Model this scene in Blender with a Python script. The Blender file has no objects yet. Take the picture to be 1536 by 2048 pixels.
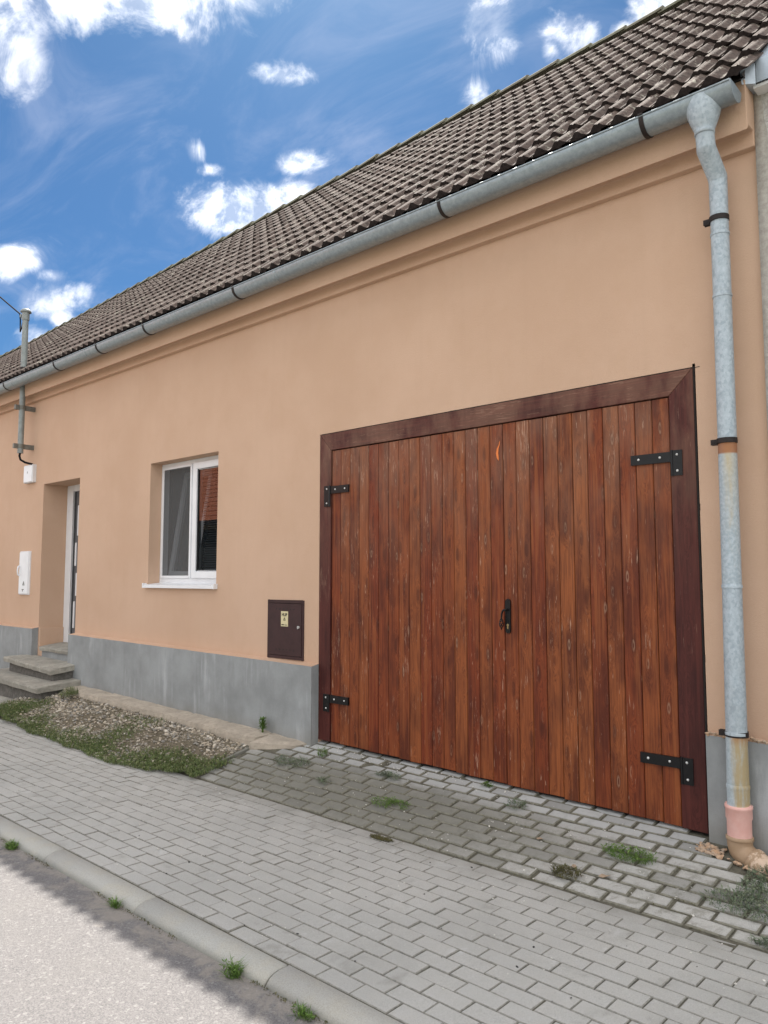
import bpy, bmesh, math, random
from mathutils import Matrix, Vector, Euler, noise as mnoise
random.seed(7)
R = math.radians
scene = bpy.context.scene
COL = scene.collection

# ------------------------------------------------------------------ camera
CAM = Vector((0.0, -4.75, 1.66))
YAW, PITCH, FPX = R(42.4), R(4.85), 1538.0
fwd = Vector((-math.sin(YAW) * math.cos(PITCH), math.cos(YAW) * math.cos(PITCH), math.sin(PITCH)))
rgt = Vector((math.cos(YAW), math.sin(YAW), 0.0))
upv = rgt.cross(fwd)
cd = bpy.data.cameras.new('camera')
cam = bpy.data.objects.new('camera', cd)
COL.objects.link(cam)
m3 = Matrix((rgt, upv, -fwd)).transposed()
cam.matrix_world = Matrix.Translation(CAM) @ m3.to_4x4()
cd.sensor_fit = 'VERTICAL'
cd.sensor_height = 24.0
cd.lens = 24.0 * FPX / 2048.0
cd.clip_start = 0.05
cd.clip_end = 2000
scene.camera = cam

def px(p):
    q = Vector(p) - CAM
    z = q.dot(fwd)
    if z < 0.05:
        return (-9999, -9999, z)
    return (768 + FPX * q.dot(rgt) / z, 1024 - FPX * q.dot(upv) / z, z)

def sky_dir(u, v):
    return (rgt * ((u - 768) / FPX) - upv * ((v - 1024) / FPX) + fwd).normalized()

# ------------------------------------------------------------------ light
SUN = Vector((-0.50, 0.465, 0.886)).normalized()       # towards the sun
sd = bpy.data.lights.new('sun', 'SUN')
sd.energy = 5.0
sd.angle = R(0.7)
sd.color = (1.0, 0.95, 0.87)
sun = bpy.data.objects.new('sun', sd)
COL.objects.link(sun)
sun.location = SUN * 60
sun.rotation_euler = SUN.to_track_quat('Z', 'Y').to_euler()

scene.view_settings.view_transform = 'Standard'
scene.view_settings.look = 'None'
scene.view_settings.gamma = 1.0
scene.view_settings.exposure = 1.08
try:
    scene.view_settings.use_curve_mapping = False
except Exception:
    pass
scene.render.engine = 'CYCLES'

# ------------------------------------------------------------------ node helper
class NT:
    def __init__(self, nt):
        self.nt = nt
        nt.nodes.clear()
    def n(self, t, **kw):
        nd = self.nt.nodes.new(t)
        for k, v in kw.items():
            setattr(nd, k, v)
        return nd
    def l(self, a, b):
        self.nt.links.new(a, b)
    def put(self, sock, v):
        if isinstance(v, bpy.types.NodeSocket):
            self.l(v, sock)
        elif v is not None:
            if sock.type == 'RGBA' and len(v) == 3:
                v = (*v, 1.0)
            sock.default_value = v
    def math(self, op, a, b=None, c=None, clamp=False):
        nd = self.n('ShaderNodeMath', operation=op, use_clamp=clamp)
        for i, v in enumerate((a, b, c)):
            if v is not None:
                self.put(nd.inputs[i], v)
        return nd.outputs[0]
    def mix(self, fac, a, b, mode='MIX'):
        nd = self.n('ShaderNodeMix', data_type='RGBA', blend_type=mode)
        self.put(nd.inputs[0], fac)
        self.put(nd.inputs[6], a)
        self.put(nd.inputs[7], b)
        return nd.outputs[2]
    def step(self, v, a, b, lo=0.0, hi=1.0):
        nd = self.n('ShaderNodeMapRange', interpolation_type='SMOOTHSTEP')
        self.put(nd.inputs[0], v)
        nd.inputs[1].default_value = a
        nd.inputs[2].default_value = b
        nd.inputs[3].default_value = lo
        nd.inputs[4].default_value = hi
        return nd.outputs[0]
    def noise(self, vec, scale, detail=4, rough=0.55, dist=0.0):
        nd = self.n('ShaderNodeTexNoise')
        self.l(vec, nd.inputs['Vector'])
        nd.inputs['Scale'].default_value = scale
        nd.inputs['Detail'].default_value = detail
        nd.inputs['Roughness'].default_value = rough
        nd.inputs['Distortion'].default_value = dist
        return nd.outputs[0]
    def voro(self, vec, scale, out='Distance', feature='F1', rnd=1.0):
        nd = self.n('ShaderNodeTexVoronoi', feature=feature)
        self.l(vec, nd.inputs['Vector'])
        nd.inputs['Scale'].default_value = scale
        nd.inputs['Randomness'].default_value = rnd
        return nd.outputs[out]
    def scale(self, vec, s, loc=(0, 0, 0)):
        nd = self.n('ShaderNodeMapping')
        self.l(vec, nd.inputs[0])
        nd.inputs['Scale'].default_value = s
        nd.inputs['Location'].default_value = loc
        return nd.outputs[0]
    def vadd(self, a, b):
        nd = self.n('ShaderNodeVectorMath', operation='ADD')
        self.put(nd.inputs[0], a)
        self.put(nd.inputs[1], b)
        return nd.outputs[0]
    def sep(self, v):
        nd = self.n('ShaderNodeSeparateXYZ')
        self.l(v, nd.inputs[0])
        return nd.outputs
    def comb(self, x, y, z):
        nd = self.n('ShaderNodeCombineXYZ')
        for i, v in enumerate((x, y, z)):
            self.put(nd.inputs[i], v)
        return nd.outputs[0]
    def ramp(self, fac, stops):
        nd = self.n('ShaderNodeValToRGB')
        self.put(nd.inputs[0], fac)
        cr = nd.color_ramp
        while len(cr.elements) < len(stops):
            cr.elements.new(0.5)
        for e, (p, c) in zip(cr.elements, stops):
            e.position = p
            e.color = (*c, 1.0)
        return nd.outputs[0]
    def pos(self):
        return self.n('ShaderNodeNewGeometry').outputs['Position']
    def island(self):
        return self.n('ShaderNodeNewGeometry').outputs['Random Per Island']
    def rnd(self):
        return self.n('ShaderNodeObjectInfo').outputs['Random']
    def obj(self):
        return self.n('ShaderNodeTexCoord').outputs['Object']

MATS = {}
def material(name, fn):
    m = bpy.data.materials.new(name)
    m.use_nodes = True
    t = NT(m.node_tree)
    out = t.n('ShaderNodeOutputMaterial')
    b = t.n('ShaderNodeBsdfPrincipled')
    t.l(b.outputs[0], out.inputs[0])
    r = fn(t, b, out)
    r = r or {}
    t.put(b.inputs['Base Color'], r.get('col'))
    t.put(b.inputs['Roughness'], r.get('rough', 0.8))
    t.put(b.inputs['Metallic'], r.get('metal', 0.0))
    b.inputs['Specular IOR Level'].default_value = r.get('spec', 0.35)
    if 'bump' in r:
        bp = t.n('ShaderNodeBump')
        bp.inputs['Strength'].default_value = r.get('bstr', 0.5)
        bp.inputs['Distance'].default_value = r.get('bdist', 0.005)
        t.l(r['bump'], bp.inputs['Height'])
        t.l(bp.outputs[0], b.inputs['Normal'])
    MATS[name] = m
    return m

# ------------------------------------------------------------------ world (sky with clouds)
w = bpy.data.worlds.new('World')
scene.world = w
w.use_nodes = True
t = NT(w.node_tree)
wo = t.n('ShaderNodeOutputWorld')
bg = t.n('ShaderNodeBackground')
t.l(bg.outputs[0], wo.inputs[0])
bg.inputs[1].default_value = 0.10
sk = t.n('ShaderNodeTexSky', sky_type='NISHITA')
sk.sun_disc = False
sk.sun_elevation = math.asin(SUN.z)
sk.sun_rotation = math.atan2(SUN.x, SUN.y)
sk.air_density = 1.0
sk.dust_density = 0.6
sk.ozone_density = 3.0
gen = t.n('ShaderNodeTexCoord').outputs['Generated']
nrm = t.n('ShaderNodeVectorMath', operation='NORMALIZE')
t.l(gen, nrm.inputs[0])
d = nrm.outputs[0]
# (u, v, half width, half height, turn, bias): the larger clouds stand where the photograph has them
CLOUDS = [(8, 80, 52, 100, 0, -.02), (45, 20, 40, 50, 0, .15), (265, -8, 170, 52, -4, -.12), (375, 60, 34, 30, 0, .2), (455, -18, 110, 42, 0, .1),
          (485, 420, 96, 42, -4, -.30), (565, 402, 60, 34, 0, -.15), (30, 520, 66, 30, 18, -.06), (105, 552, 30, 16, 0, .15),
          (105, 600, 60, 30, 10, -.12), (125, 635, 32, 26, 0, .1), (85, 680, 48, 26, -20, .1),
          (572, 150, 66, 26, 0, .24), (606, 325, 74, 25, 8, .20), (390, 302, 22, 30, 15, .30), (425, 340, 44, 17, 5, .32),
          (1120, 60, 66, 30, -10, .10), (1098, 95, 24, 30, 10, .25), (990, 60, 66, 90, 0, .22), (950, 190, 54, 50, 0, .32),
          (1325, 15, 76, 36, -25, -.08), (1258, 66, 34, 24, 0, .25)]
best = None
for (u, v, hw, hh, turn, bias) in CLOUDS:
    c = sky_dir(u, v)
    ax = rgt
    ay = ax.cross(-c).normalized()
    if ay.z < 0:
        ay = -ay
    ax2 = ay.cross(c) 
    rot = Matrix((ax2, ay, c)).transposed() @ Matrix.Rotation(R(-turn), 3, 'Z')
    mp = t.n('ShaderNodeMapping', vector_type='TEXTURE')
    t.l(d, mp.inputs[0])
    mp.inputs['Location'].default_value = c
    mp.inputs['Rotation'].default_value = rot.to_euler()
    mp.inputs['Scale'].default_value = (hw / FPX, hh / FPX, 0.4)
    ln = t.n('ShaderNodeVectorMath', operation='LENGTH')
    t.l(mp.outputs[0], ln.inputs[0])
    val = t.math('ADD', ln.outputs['Value'], bias)
    best = val if best is None else t.math('SMOOTH_MIN', best, val, 0.25)
n1 = t.noise(d, 15.0, 10, 0.64, 0.5)
n2 = t.noise(t.vadd(d, (3.1, 1.7, 0.4)), 9.0, 8, 0.62, 0.4)
x, y, z = t.sep(d)
inv = t.math('ADD', t.math('MAXIMUM', z, 0.0), 0.25)
plane = t.comb(t.math('DIVIDE', x, inv), t.math('DIVIDE', y, inv), 0.0)
# dens: built-up clouds
shape = t.math('SUBTRACT', 0.95, best)
dens = t.math('ADD', t.math('MULTIPLY', shape, 1.7), t.math('MULTIPLY', t.math('SUBTRACT', n1, 0.5), 3.6))
n1b = t.noise(t.vadd(d, tuple(v * 0.022 for v in SUN)), 15.0, 6, 0.6, 0.5)
relief = t.math('MULTIPLY', t.math('SUBTRACT', n1, n1b), 2.6)
body = t.math('ADD', 0.40, t.math('MULTIPLY', t.math('ADD', relief, t.math('SUBTRACT', n2, 0.5)), 0.95))
body = t.math('MINIMUM', t.math('MAXIMUM', body, 0.18), 0.60)
cl = t.math('MULTIPLY', t.step(dens, -0.25, 1.15), body)
# thicker cloud added over the unseen part of the sky to raise ambient light
away = t.n('ShaderNodeVectorMath', operation='DOT_PRODUCT')
t.l(d, away.inputs[0])
away.inputs[1].default_value = sky_dir(600, 350)
out_view = t.step(away.outputs['Value'], 0.80, 0.62)
n3 = t.noise(plane, 1.7, 8, 0.58, 0.2)
cl_fill = t.math('MULTIPLY', t.step(n3, 0.38, 0.52), out_view)
cl = t.math('MAXIMUM', cl, cl_fill)
# thin high cloud
cir = t.noise(t.scale(plane, (1.2, 2.6, 1.0), (0.3, 0.8, 0)), 2.0, 6, 0.62, 1.2)
cirf = t.math('MULTIPLY', t.step(cir, 0.42, 0.8), 0.42)
skyc = t.mix(1.0, sk.outputs[0], (0.175, 0.305, 0.415, 1), 'MULTIPLY')
skyc = t.mix(cirf, skyc, (2.9, 3.3, 4.4, 1))
ccol = t.mix(t.step(n2, 0.36, 0.60), (8.0, 8.0, 8.1, 1), (11.5, 11.4, 11.3, 1))
fin = t.mix(cl, skyc, ccol)
t.l(fin, bg.inputs[0])

# ------------------------------------------------------------------ object helpers
def world_of(o):
    if o.parent is None:
        return o.matrix_basis.copy()
    return world_of(o.parent) @ o.matrix_parent_inverse @ o.matrix_basis

def adopt(o, parent):
    o.parent = parent
    o.matrix_parent_inverse = world_of(parent).inverted()
    return o

def tag(o, label=None, cat=None, group=None, kind=None):
    if label:
        o['label'] = label
    if cat:
        o['category'] = cat
    if group:
        o['group'] = group
    if kind:
        o['kind'] = kind
    return o

def empty(name, loc, label=None, cat=None, group=None, kind=None, parent=None):
    o = bpy.data.objects.new(name, None)
    o.empty_display_size = 0.1
    o.location = loc
    COL.objects.link(o)
    if parent:
        adopt(o, parent)
    return tag(o, label, cat, group, kind)

def link(name, me, parent=None, loc=(0, 0, 0), rot=None):
    o = bpy.data.objects.new(name, me)
    o.location = loc
    if rot is not None:
        o.rotation_euler = rot
    COL.objects.link(o)
    if parent:
        adopt(o, parent)
    return o

class MB:
    """collects shapes with material slots; build() makes one mesh object"""
    def __init__(self):
        self.v, self.f, self.mi, self.sm = [], [], [], []
    def add(self, vs, fs, mi=0, smooth=False):
        b = len(self.v)
        self.v += [tuple(p) for p in vs]
        for f in fs:
            self.f.append(tuple(i + b for i in f))
            self.mi.append(mi)
            self.sm.append(smooth)
        return self
    def box(self, x0, x1, y0, y1, z0, z1, mi=0, M=None):
        vs = [Vector((x, y, z)) for x in (x0, x1) for y in (y0, y1) for z in (z0, z1)]
        if M is not None:
            vs = [M @ p for p in vs]
        return self.add(vs, [(0, 1, 3, 2), (4, 6, 7, 5), (0, 4, 5, 1), (2, 3, 7, 6), (0, 2, 6, 4), (1, 5, 7, 3)], mi)
    def prism(self, poly, y0, y1, mi=0):
        """polygon in xz pulled from y0 (front) to y1"""
        n = len(poly)
        vs = [(p[0], y0, p[1]) for p in poly] + [(p[0], y1, p[1]) for p in poly]
        fs = [tuple(range(n)), tuple(range(2 * n - 1, n - 1, -1))]
        fs += [(i, i + n, (i + 1) % n + n, (i + 1) % n) for i in range(n)]
        return self.add(vs, fs, mi)
    def tube(self, pts, rad, seg=16, mi=0, caps=True, smooth=True, squash=None):
        pts = [Vector(p) for p in pts]
        if not hasattr(rad, '__len__'):
            rad = [rad] * len(pts)
        rings = []
        ref = None
        for i, p in enumerate(pts):
            if i == 0:
                tn = pts[1] - pts[0]
            elif i == len(pts) - 1:
                tn = pts[-1] - pts[-2]
            else:
                tn = (pts[i + 1] - p).normalized() + (p - pts[i - 1]).normalized()
            tn.normalize()
            if ref is None:
                ref = Vector((1, 0, 0)) if abs(tn.x) < 0.9 else Vector((0, 1, 0))
            a = (ref - tn * ref.dot(tn)).normalized()
            ref = a
            b = tn.cross(a)
            rings.append([p + (a * math.cos(2 * math.pi * k / seg) + b * math.sin(2 * math.pi * k / seg)) * rad[i] for k in range(seg)])
        vs = [q for r_ in rings for q in r_]
        fs = []
        for i in range(len(pts) - 1):
            for k in range(seg):
                k2 = (k + 1) % seg
                fs.append((i * seg + k, i * seg + k2, (i + 1) * seg + k2, (i + 1) * seg + k))
        self.add(vs, fs, mi, smooth)
        if caps:
            self.add(rings[0], [tuple(range(seg - 1, -1, -1))], mi)
            self.add(rings[-1], [tuple(range(seg))], mi)
        return self
    def dome(self, c, r, h, axis_y=-1, mi=0, seg=8):
        """screw head bulging towards -y"""
        vs, fs = [], []
        for j, (rr, hh) in enumerate(((1, 0), (.8, .6), (.4, .92))):
            for k in range(seg):
                a = 2 * math.pi * k / seg
                vs.append((c[0] + r * rr * math.cos(a), c[1] + axis_y * h * hh, c[2] + r * rr * math.sin(a)))
        vs.append((c[0], c[1] + axis_y * h, c[2]))
        for j in range(2):
            for k in range(seg):
                k2 = (k + 1) % seg
                fs.append((j * seg + k, j * seg + k2, (j + 1) * seg + k2, (j + 1) * seg + k))
        for k in range(seg):
            fs.append((2 * seg + k, 2 * seg + (k + 1) % seg, 3 * seg))
        return self.add(vs, fs, mi, True)
    def mesh(self, name, mats):
        me = bpy.data.meshes.new(name)
        me.from_pydata(self.v, [], self.f)
        if not isinstance(mats, (list, tuple)):
            mats = [mats]
        for m in mats:
            me.materials.append(MATS[m])
        me.polygons.foreach_set('material_index', self.mi)
        me.polygons.foreach_set('use_smooth', self.sm)
        me.update()
        return me
    def build(self, name, mats, parent=None, bevel=0.0, origin=None, label=None):
        me = self.mesh(name, mats)
        if bevel or True:
            bm = bmesh.new()
            bm.from_mesh(me)
            if bevel:
                bmesh.ops.remove_doubles(bm, verts=bm.verts, dist=1e-5)
                es = [e for e in bm.edges if len(e.link_faces) == 2 and e.calc_face_angle(0) > 0.6]
                bmesh.ops.bevel(bm, geom=es, offset=bevel, segments=1, affect='EDGES', profile=0.5)
            bmesh.ops.recalc_face_normals(bm, faces=bm.faces)
            bm.to_mesh(me)
            bm.free()
        o = link(name, me)
        if origin is not None:
            me.transform(Matrix.Translation(-Vector(origin)))
            o.location = origin
        if parent:
            adopt(o, parent)
        if label:
            o['label'] = label
        return o

def lerp(a, b, t_):
    return a + (b - a) * t_
def interp(x_, pts):
    if x_ <= pts[0][0]:
        return pts[0][1]
    for (a, va), (b, vb) in zip(pts, pts[1:]):
        if x_ <= b:
            return lerp(va, vb, (x_ - a) / (b - a))
    return pts[-1][1]

# ------------------------------------------------------------------ materials
def m_plaster(t, b, o):
    p = t.pos()
    big = t.noise(p, 0.9, 5, 0.6)
    mid = t.noise(t.scale(p, (1.5, 1.5, 0.7)), 5.0, 5, 0.6)
    fine = t.noise(p, 260.0, 3, 0.7)
    c = t.mix(t.step(big, 0.3, 0.72), (0.535, 0.362, 0.257), (0.59, 0.410, 0.300))
    c = t.mix(t.math('MULTIPLY', t.step(mid, 0.45, 0.8), 0.35), c, (0.53, 0.36, 0.245))
    c = t.mix(t.step(fine, 0.3, 0.72, 0.0, 0.30), c, (0.45, 0.30, 0.20))
    # faint brownish wash marks
    blot = t.noise(t.vadd(p, (4.2, 0, 1.3)), 2.3, 6, 0.65, 0.6)
    c = t.mix(t.step(blot, 0.58, 0.8, 0.0, 0.3), c, (0.49, 0.33, 0.225))
    run = t.noise(t.scale(p, (9.0, 9.0, 0.35)), 1.0, 5, 0.6)
    c = t.mix(t.step(run, 0.50, 0.75, 0.0, 0.12), c, (0.47, 0.325, 0.225))
    grain = t.noise(p, 85.0, 4, 0.7)
    c = t.mix(t.step(grain, 0.55, 0.72, 0.0, 0.22), c, (0.42, 0.28, 0.19))
    c = t.mix(t.step(grain, 0.42, 0.28, 0.0, 0.25), c, (0.70, 0.50, 0.36))
    return dict(col=c, rough=0.93, spec=0.15, bump=t.math('ADD', t.math('ADD', fine, grain), t.math('MULTIPLY', mid, 0.5)), bstr=0.6, bdist=0.004)
material('plaster', m_plaster)

def m_plinth(t, b, o):
    p = t.pos()
    streak = t.noise(t.scale(p, (7.0, 7.0, 0.7)), 1.2, 5, 0.6, 0.3)
    blot = t.noise(p, 2.2, 6, 0.65)
    fine = t.noise(p, 160.0, 4, 0.7)
    c = t.mix(t.step(blot, 0.3, 0.7), (0.225, 0.235, 0.235), (0.315, 0.33, 0.332))
    white = t.math('MULTIPLY', t.step(streak, 0.50, 0.68), t.step(t.noise(t.vadd(p, (9, 2, 0)), 1.6, 4), 0.45, 0.62))
    c = t.mix(t.math('MULTIPLY', white, 0.42), c, (0.55, 0.565, 0.58))
    px_, py_, pz_ = t.sep(p)
    mud = t.step(t.math('ADD', pz_, t.math('MULTIPLY', blot, 0.25)), 0.52, 0.30)
    c = t.mix(t.math('MULTIPLY', mud, 0.45), c, (0.20, 0.185, 0.15))
    dk = t.noise(t.vadd(t.scale(p, (3, 3, 0.6)), (3, 7, 1)), 1.8, 5, 0.6)
    c = t.mix(t.step(dk, 0.55, 0.75, 0, 0.45), c, (0.18, 0.185, 0.185))
    c = t.mix(t.step(fine, 0.3, 0.75, 0, 0.25), c, (0.18, 0.18, 0.18))
    return dict(col=c, rough=0.85, bump=t.math('ADD', fine, t.math('MULTIPLY', blot, 2.0)), bstr=0.4, bdist=0.004)
material('plinth_render', m_plinth)

def m_mortar(t, b, o):
    p = t.pos()
    n = t.noise(p, 24.0, 6, 0.7)
    c = t.mix(t.step(n, 0.3, 0.7), (0.52, 0.33, 0.2), (0.36, 0.30, 0.24))
    return dict(col=c, rough=0.95, bump=n, bstr=0.9, bdist=0.012)
material('mortar_lump', m_mortar)

def m_mortar_grey(t, b, o):
    p = t.pos()
    n = t.noise(p, 30.0, 6, 0.7)
    c = t.mix(t.step(n, 0.3, 0.7), (0.30, 0.28, 0.25), (0.42, 0.40, 0.36))
    return dict(col=c, rough=0.95, bump=n, bstr=0.8, bdist=0.008)
material('grey_mortar', m_mortar_grey)

def m_roughcast(t, b, o):
    p = t.pos()
    v = t.noise(p, 55.0, 6, 0.75)
    g = t.noise(p, 6.0, 5, 0.6)
    c = t.mix(t.step(v, 0.25, 0.7), (0.47, 0.46, 0.435), (0.74, 0.73, 0.70))
    c = t.mix(t.step(g, 0.5, 0.75, 0, 0.4), c, (0.40, 0.38, 0.35))
    return dict(col=c, rough=0.95, bump=v, bstr=1.0, bdist=0.02)
material('roughcast', m_roughcast)

def wood(axis, dark):
    def f(t, b, o):
        ob = t.obj()
        r = t.rnd()
        sh = t.comb(t.math('MULTIPLY', r, 31.0), t.math('MULTIPLY', r, 17.0), t.math('MULTIPLY', r, 53.0))
        lng = (1.0, 1.0, 0.035) if axis == 'z' else (0.035, 1.0, 1.0)
        ob2 = t.vadd(ob, sh)
        # knots bend the grain round them
        kn_s = (7.0, 0.001, 2.1) if axis == 'z' else (2.1, 0.001, 7.0)
        ox_, oy_, oz_ = t.sep(ob2)
        kv = t.comb(t.math('MULTIPLY', ox_, 9.0 if axis == 'z' else 2.3), t.math('MULTIPLY', oz_, 2.3 if axis == 'z' else 9.0), 0.0)
        vn = t.n('ShaderNodeTexVoronoi', voronoi_dimensions='2D')
        t.l(kv, vn.inputs['Vector'])
        vn.inputs['Scale'].default_value = 1.0
        kd = vn.outputs['Distance']
        warp = t.math('MULTIPLY', t.step(kd, 0.42, 0.0), 0.045)
        wv = t.comb(warp, warp, warp)
        g1 = t.noise(t.vadd(t.scale(ob2, lng), wv), 95.0, 5, 0.62, 0.35)
        g2 = t.noise(t.scale(ob2, lng), 26.0, 4, 0.6, 1.0)
        slow = t.noise(t.scale(ob2, (1.0, 1.0, 0.35) if axis == 'z' else (0.35, 1, 1)), 5.0, 4, 0.6)
        r2 = t.math('FRACT', t.math('MULTIPLY', r, 7.31))
        if dark:
            c0, c1, c2 = (0.064, 0.0165, 0.0140), (0.105, 0.028, 0.0210), (0.034, 0.0095, 0.0090)
        else:
            c0, c1, c2 = (0.180, 0.036, 0.0125), (0.285, 0.090, 0.029), (0.058, 0.0130, 0.0085)
        base = t.mix(t.math('MULTIPLY', r2, 0.9), c0, c1)
        base = t.mix(t.step(slow, 0.41, 0.66, 0, 0.70), base, c2)
        base = t.mix(t.step(g1, 0.40, 0.62, 0.0, 0.52), base, c2)
        base = t.mix(t.step(g2, 0.48, 0.72, 0.0, 0.55), base, c1)
        # knots: dark heart with a pale rim
        ring = t.math('MULTIPLY', t.step(kd, 0.105, 0.07), t.step(kd, 0.02, 0.06))
        gate_k = t.step(t.sep(vn.outputs['Color'])[0], 0.35, 0.45)
        if not dark:
            base = t.mix(t.math('MULTIPLY', t.step(kd, 0.22, 0.04), t.math('MULTIPLY', gate_k, 0.6)), base, (0.05, 0.013, 0.008))
            base = t.mix(t.math('MULTIPLY', ring, t.math('MULTIPLY', t.step(t.sep(vn.outputs['Color'])[1], 0.45, 0.9, 0.0, 0.42), t.step(g1, 0.40, 0.56))), base, (0.47, 0.30, 0.20))
        # flaked stain: pale bare streaks, most of them high on the boards
        px_, py_, pz_ = t.sep(t.pos())
        fl = t.noise(t.vadd(t.scale(ob2, (1, 1, 0.07) if axis == 'z' else (0.07, 1, 1)), (5, 2, 8)), 120.0, 5, 0.66, 0.5)
        patch = t.noise(t.vadd(t.scale(ob2, (1, 1, 0.4)), (1, 6, 3)), 4.6, 4, 0.6)
        thr = t.math('ADD', t.math('MULTIPLY', t.step(patch, 0.38, 0.75), 0.13), t.step(pz_, 2.2, 2.85, 0.0, 0.05))
        m_ = t.math('ADD', fl, thr)
        amt = 0.25 if dark else 0.75
        base = t.mix(t.step(m_, 0.675, 0.76, 0.0, amt), base, (0.47, 0.30, 0.21))
        grey = t.math('MULTIPLY', t.step(pz_, 1.4, 2.9, 0.0, 0.36), t.step(patch, 0.3, 0.6))
        base = t.mix(grey, base, (0.26, 0.15, 0.10))
        rough = t.math('ADD', 0.40, t.math('MULTIPLY', g1, 0.25))
        return dict(col=base, rough=rough, spec=0.2, bump=t.math('ADD', g1, fl), bstr=0.35, bdist=0.002)
    return f
material('board_wood', wood('z', False))
material('dark_wood_upright', wood('z', True))
material('dark_wood_lintel', wood('x', True))

def m_zinc(t, b, o):
    p = t.pos()
    s1 = t.voro(t.scale(p, (1, 1, 0.7)), 70.0, 'Color')
    s1 = t.sep(s1)[0]
    n = t.noise(p, 38.0, 5, 0.7)
    big = t.noise(p, 3.2, 5, 0.6)
    c = t.mix(s1, (0.29, 0.345, 0.385), (0.40, 0.46, 0.50))
    c = t.mix(t.step(n, 0.40, 0.72, 0.0, 0.5), c, (0.52, 0.58, 0.62))
    c = t.mix(t.step(big, 0.5, 0.78, 0.0, 0.5), c, (0.25, 0.27, 0.27))
    sp = t.noise(p, 120.0, 3, 0.6)
    c = t.mix(t.step(sp, 0.66, 0.74, 0.0, 0.5), c, (0.17, 0.16, 0.15))
    return dict(col=c, rough=t.math('ADD', 0.48, t.math('MULTIPLY', n, 0.2)), metal=0.25, spec=0.4, bump=n, bstr=0.12, bdist=0.003)
material('zinc', m_zinc)

def m_gutter(t, b, o):
    p = t.pos()
    n = t.noise(p, 30.0, 5, 0.7)
    big = t.noise(t.scale(p, (0.6, 1, 1)), 2.6, 5, 0.6)
    c = t.mix(t.step(n, 0.3, 0.7), (0.23, 0.275, 0.30), (0.31, 0.36, 0.39))
    c = t.mix(t.step(big, 0.5, 0.75, 0.0, 0.5), c, (0.20, 0.215, 0.22))
    sp = t.noise(p, 110.0, 3, 0.6)
    c = t.mix(t.step(sp, 0.62, 0.72, 0.0, 0.35), c, (0.42, 0.45, 0.46))
    return dict(col=c, rough=0.42, metal=0.45, spec=0.5, bump=n, bstr=0.1, bdist=0.003)
material('gutter_zinc', m_gutter)

def m_pipe_low(t, b, o):
    p = t.pos()
    x, y, z = t.sep(p)
    n = t.noise(t.scale(p, (1, 1, 0.18)), 42.0, 5, 0.65)
    n2 = t.noise(p, 60.0, 5, 0.7)
    c = t.mix(t.step(n2, 0.35, 0.7), (0.33, 0.39, 0.42), (0.45, 0.51, 0.54))
    rust = t.math('MULTIPLY', t.step(t.math('ADD', x, t.math('MULTIPLY', n, 0.07)), -1.525, -1.465), t.step(n, 0.3, 0.55, 0.5, 1.0))
    c = t.mix(t.math('MULTIPLY', rust, 0.9), c, (0.36, 0.27, 0.13))
    deep = t.math('MULTIPLY', rust, t.step(z, 0.70, 0.79))
    c = t.mix(deep, c, (0.30, 0.13, 0.045))
    c = t.mix(t.step(n2, 0.66, 0.75, 0, 0.5), c, (0.22, 0.12, 0.06))
    return dict(col=c, rough=0.6, metal=0.1, bump=n2, bstr=0.15, bdist=0.003)
material('rust_stained_zinc', m_pipe_low)

def m_rustband(t, b, o):
    p = t.pos()
    n = t.noise(t.scale(p, (1, 1, 0.2)), 46.0, 5, 0.65)
    x, y, z = t.sep(p)
    n2 = t.noise(p, 60.0, 4)
    c = t.mix(t.step(n2, 0.35, 0.7), (0.31, 0.37, 0.41), (0.43, 0.49, 0.53))
    lim = t.math('ADD', z, t.math('MULTIPLY', t.math('SUBTRACT', n, 0.5), 0.9))
    mid = t.step(t.math('ABSOLUTE', t.math('ADD', x, 1.50)), 0.05, 0.0)
    c = t.mix(t.math('MULTIPLY', t.math('MULTIPLY', t.step(lim, 1.75, 2.5), mid), 0.75), c, (0.46, 0.36, 0.19))
    c = t.mix(t.step(z, 2.370, 2.385, 0.0, 0.9), c, (0.30, 0.115, 0.038))
    sp = t.noise(p, 120.0, 3)
    c = t.mix(t.step(sp, 0.62, 0.7, 0, 0.5), c, (0.2, 0.17, 0.14))
    return dict(col=c, rough=0.55, metal=0.15, bump=n2, bstr=0.12, bdist=0.003)
material('rust_run_zinc', m_rustband)

def plain(name, col, rough=0.6, metal=0.0, spec=0.4, var=0.25, scale=20.0, bstr=0.1, col2=None):
    def f(t, b, o):
        p = t.pos()
        n = t.noise(p, scale, 5, 0.65)
        c2 = col2 or tuple(c * (1 - var) for c in col)
        c = t.mix(t.step(n, 0.35, 0.72), col, c2)
        return dict(col=c, rough=rough, metal=metal, spec=spec, bump=n, bstr=bstr, bdist=0.003)
    return material(name, f)
plain('black_iron', (0.006, 0.006, 0.007), 0.35, 0.0, 0.3, 0.4, 30)
plain('screw_steel', (0.62, 0.62, 0.60), 0.35, 0.3)
plain('brown_bracket', (0.025, 0.019, 0.018), 0.6, 0, 0.25)
plain('dark_gap', (0.02, 0.016, 0.014), 0.95)
plain('white_plastic', (0.74, 0.75, 0.77), 0.35, 0, 0.5, 0.06, 6)
plain('box_white', (0.68, 0.68, 0.69), 0.4, 0, 0.5, 0.1, 8)
plain('grey_seal', (0.05, 0.052, 0.055), 0.5)
plain('cabinet_brown', (0.044, 0.019, 0.020), 0.5, 0, 0.3, 0.3, 8, 0.05)
plain('sticker_cream', (0.62, 0.55, 0.33), 0.5, 0, 0.4, 0.12, 30)
plain('ink', (0.015, 0.015, 0.015), 0.6)
plain('brass', (0.40, 0.29, 0.14), 0.4, 0.7)
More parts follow.
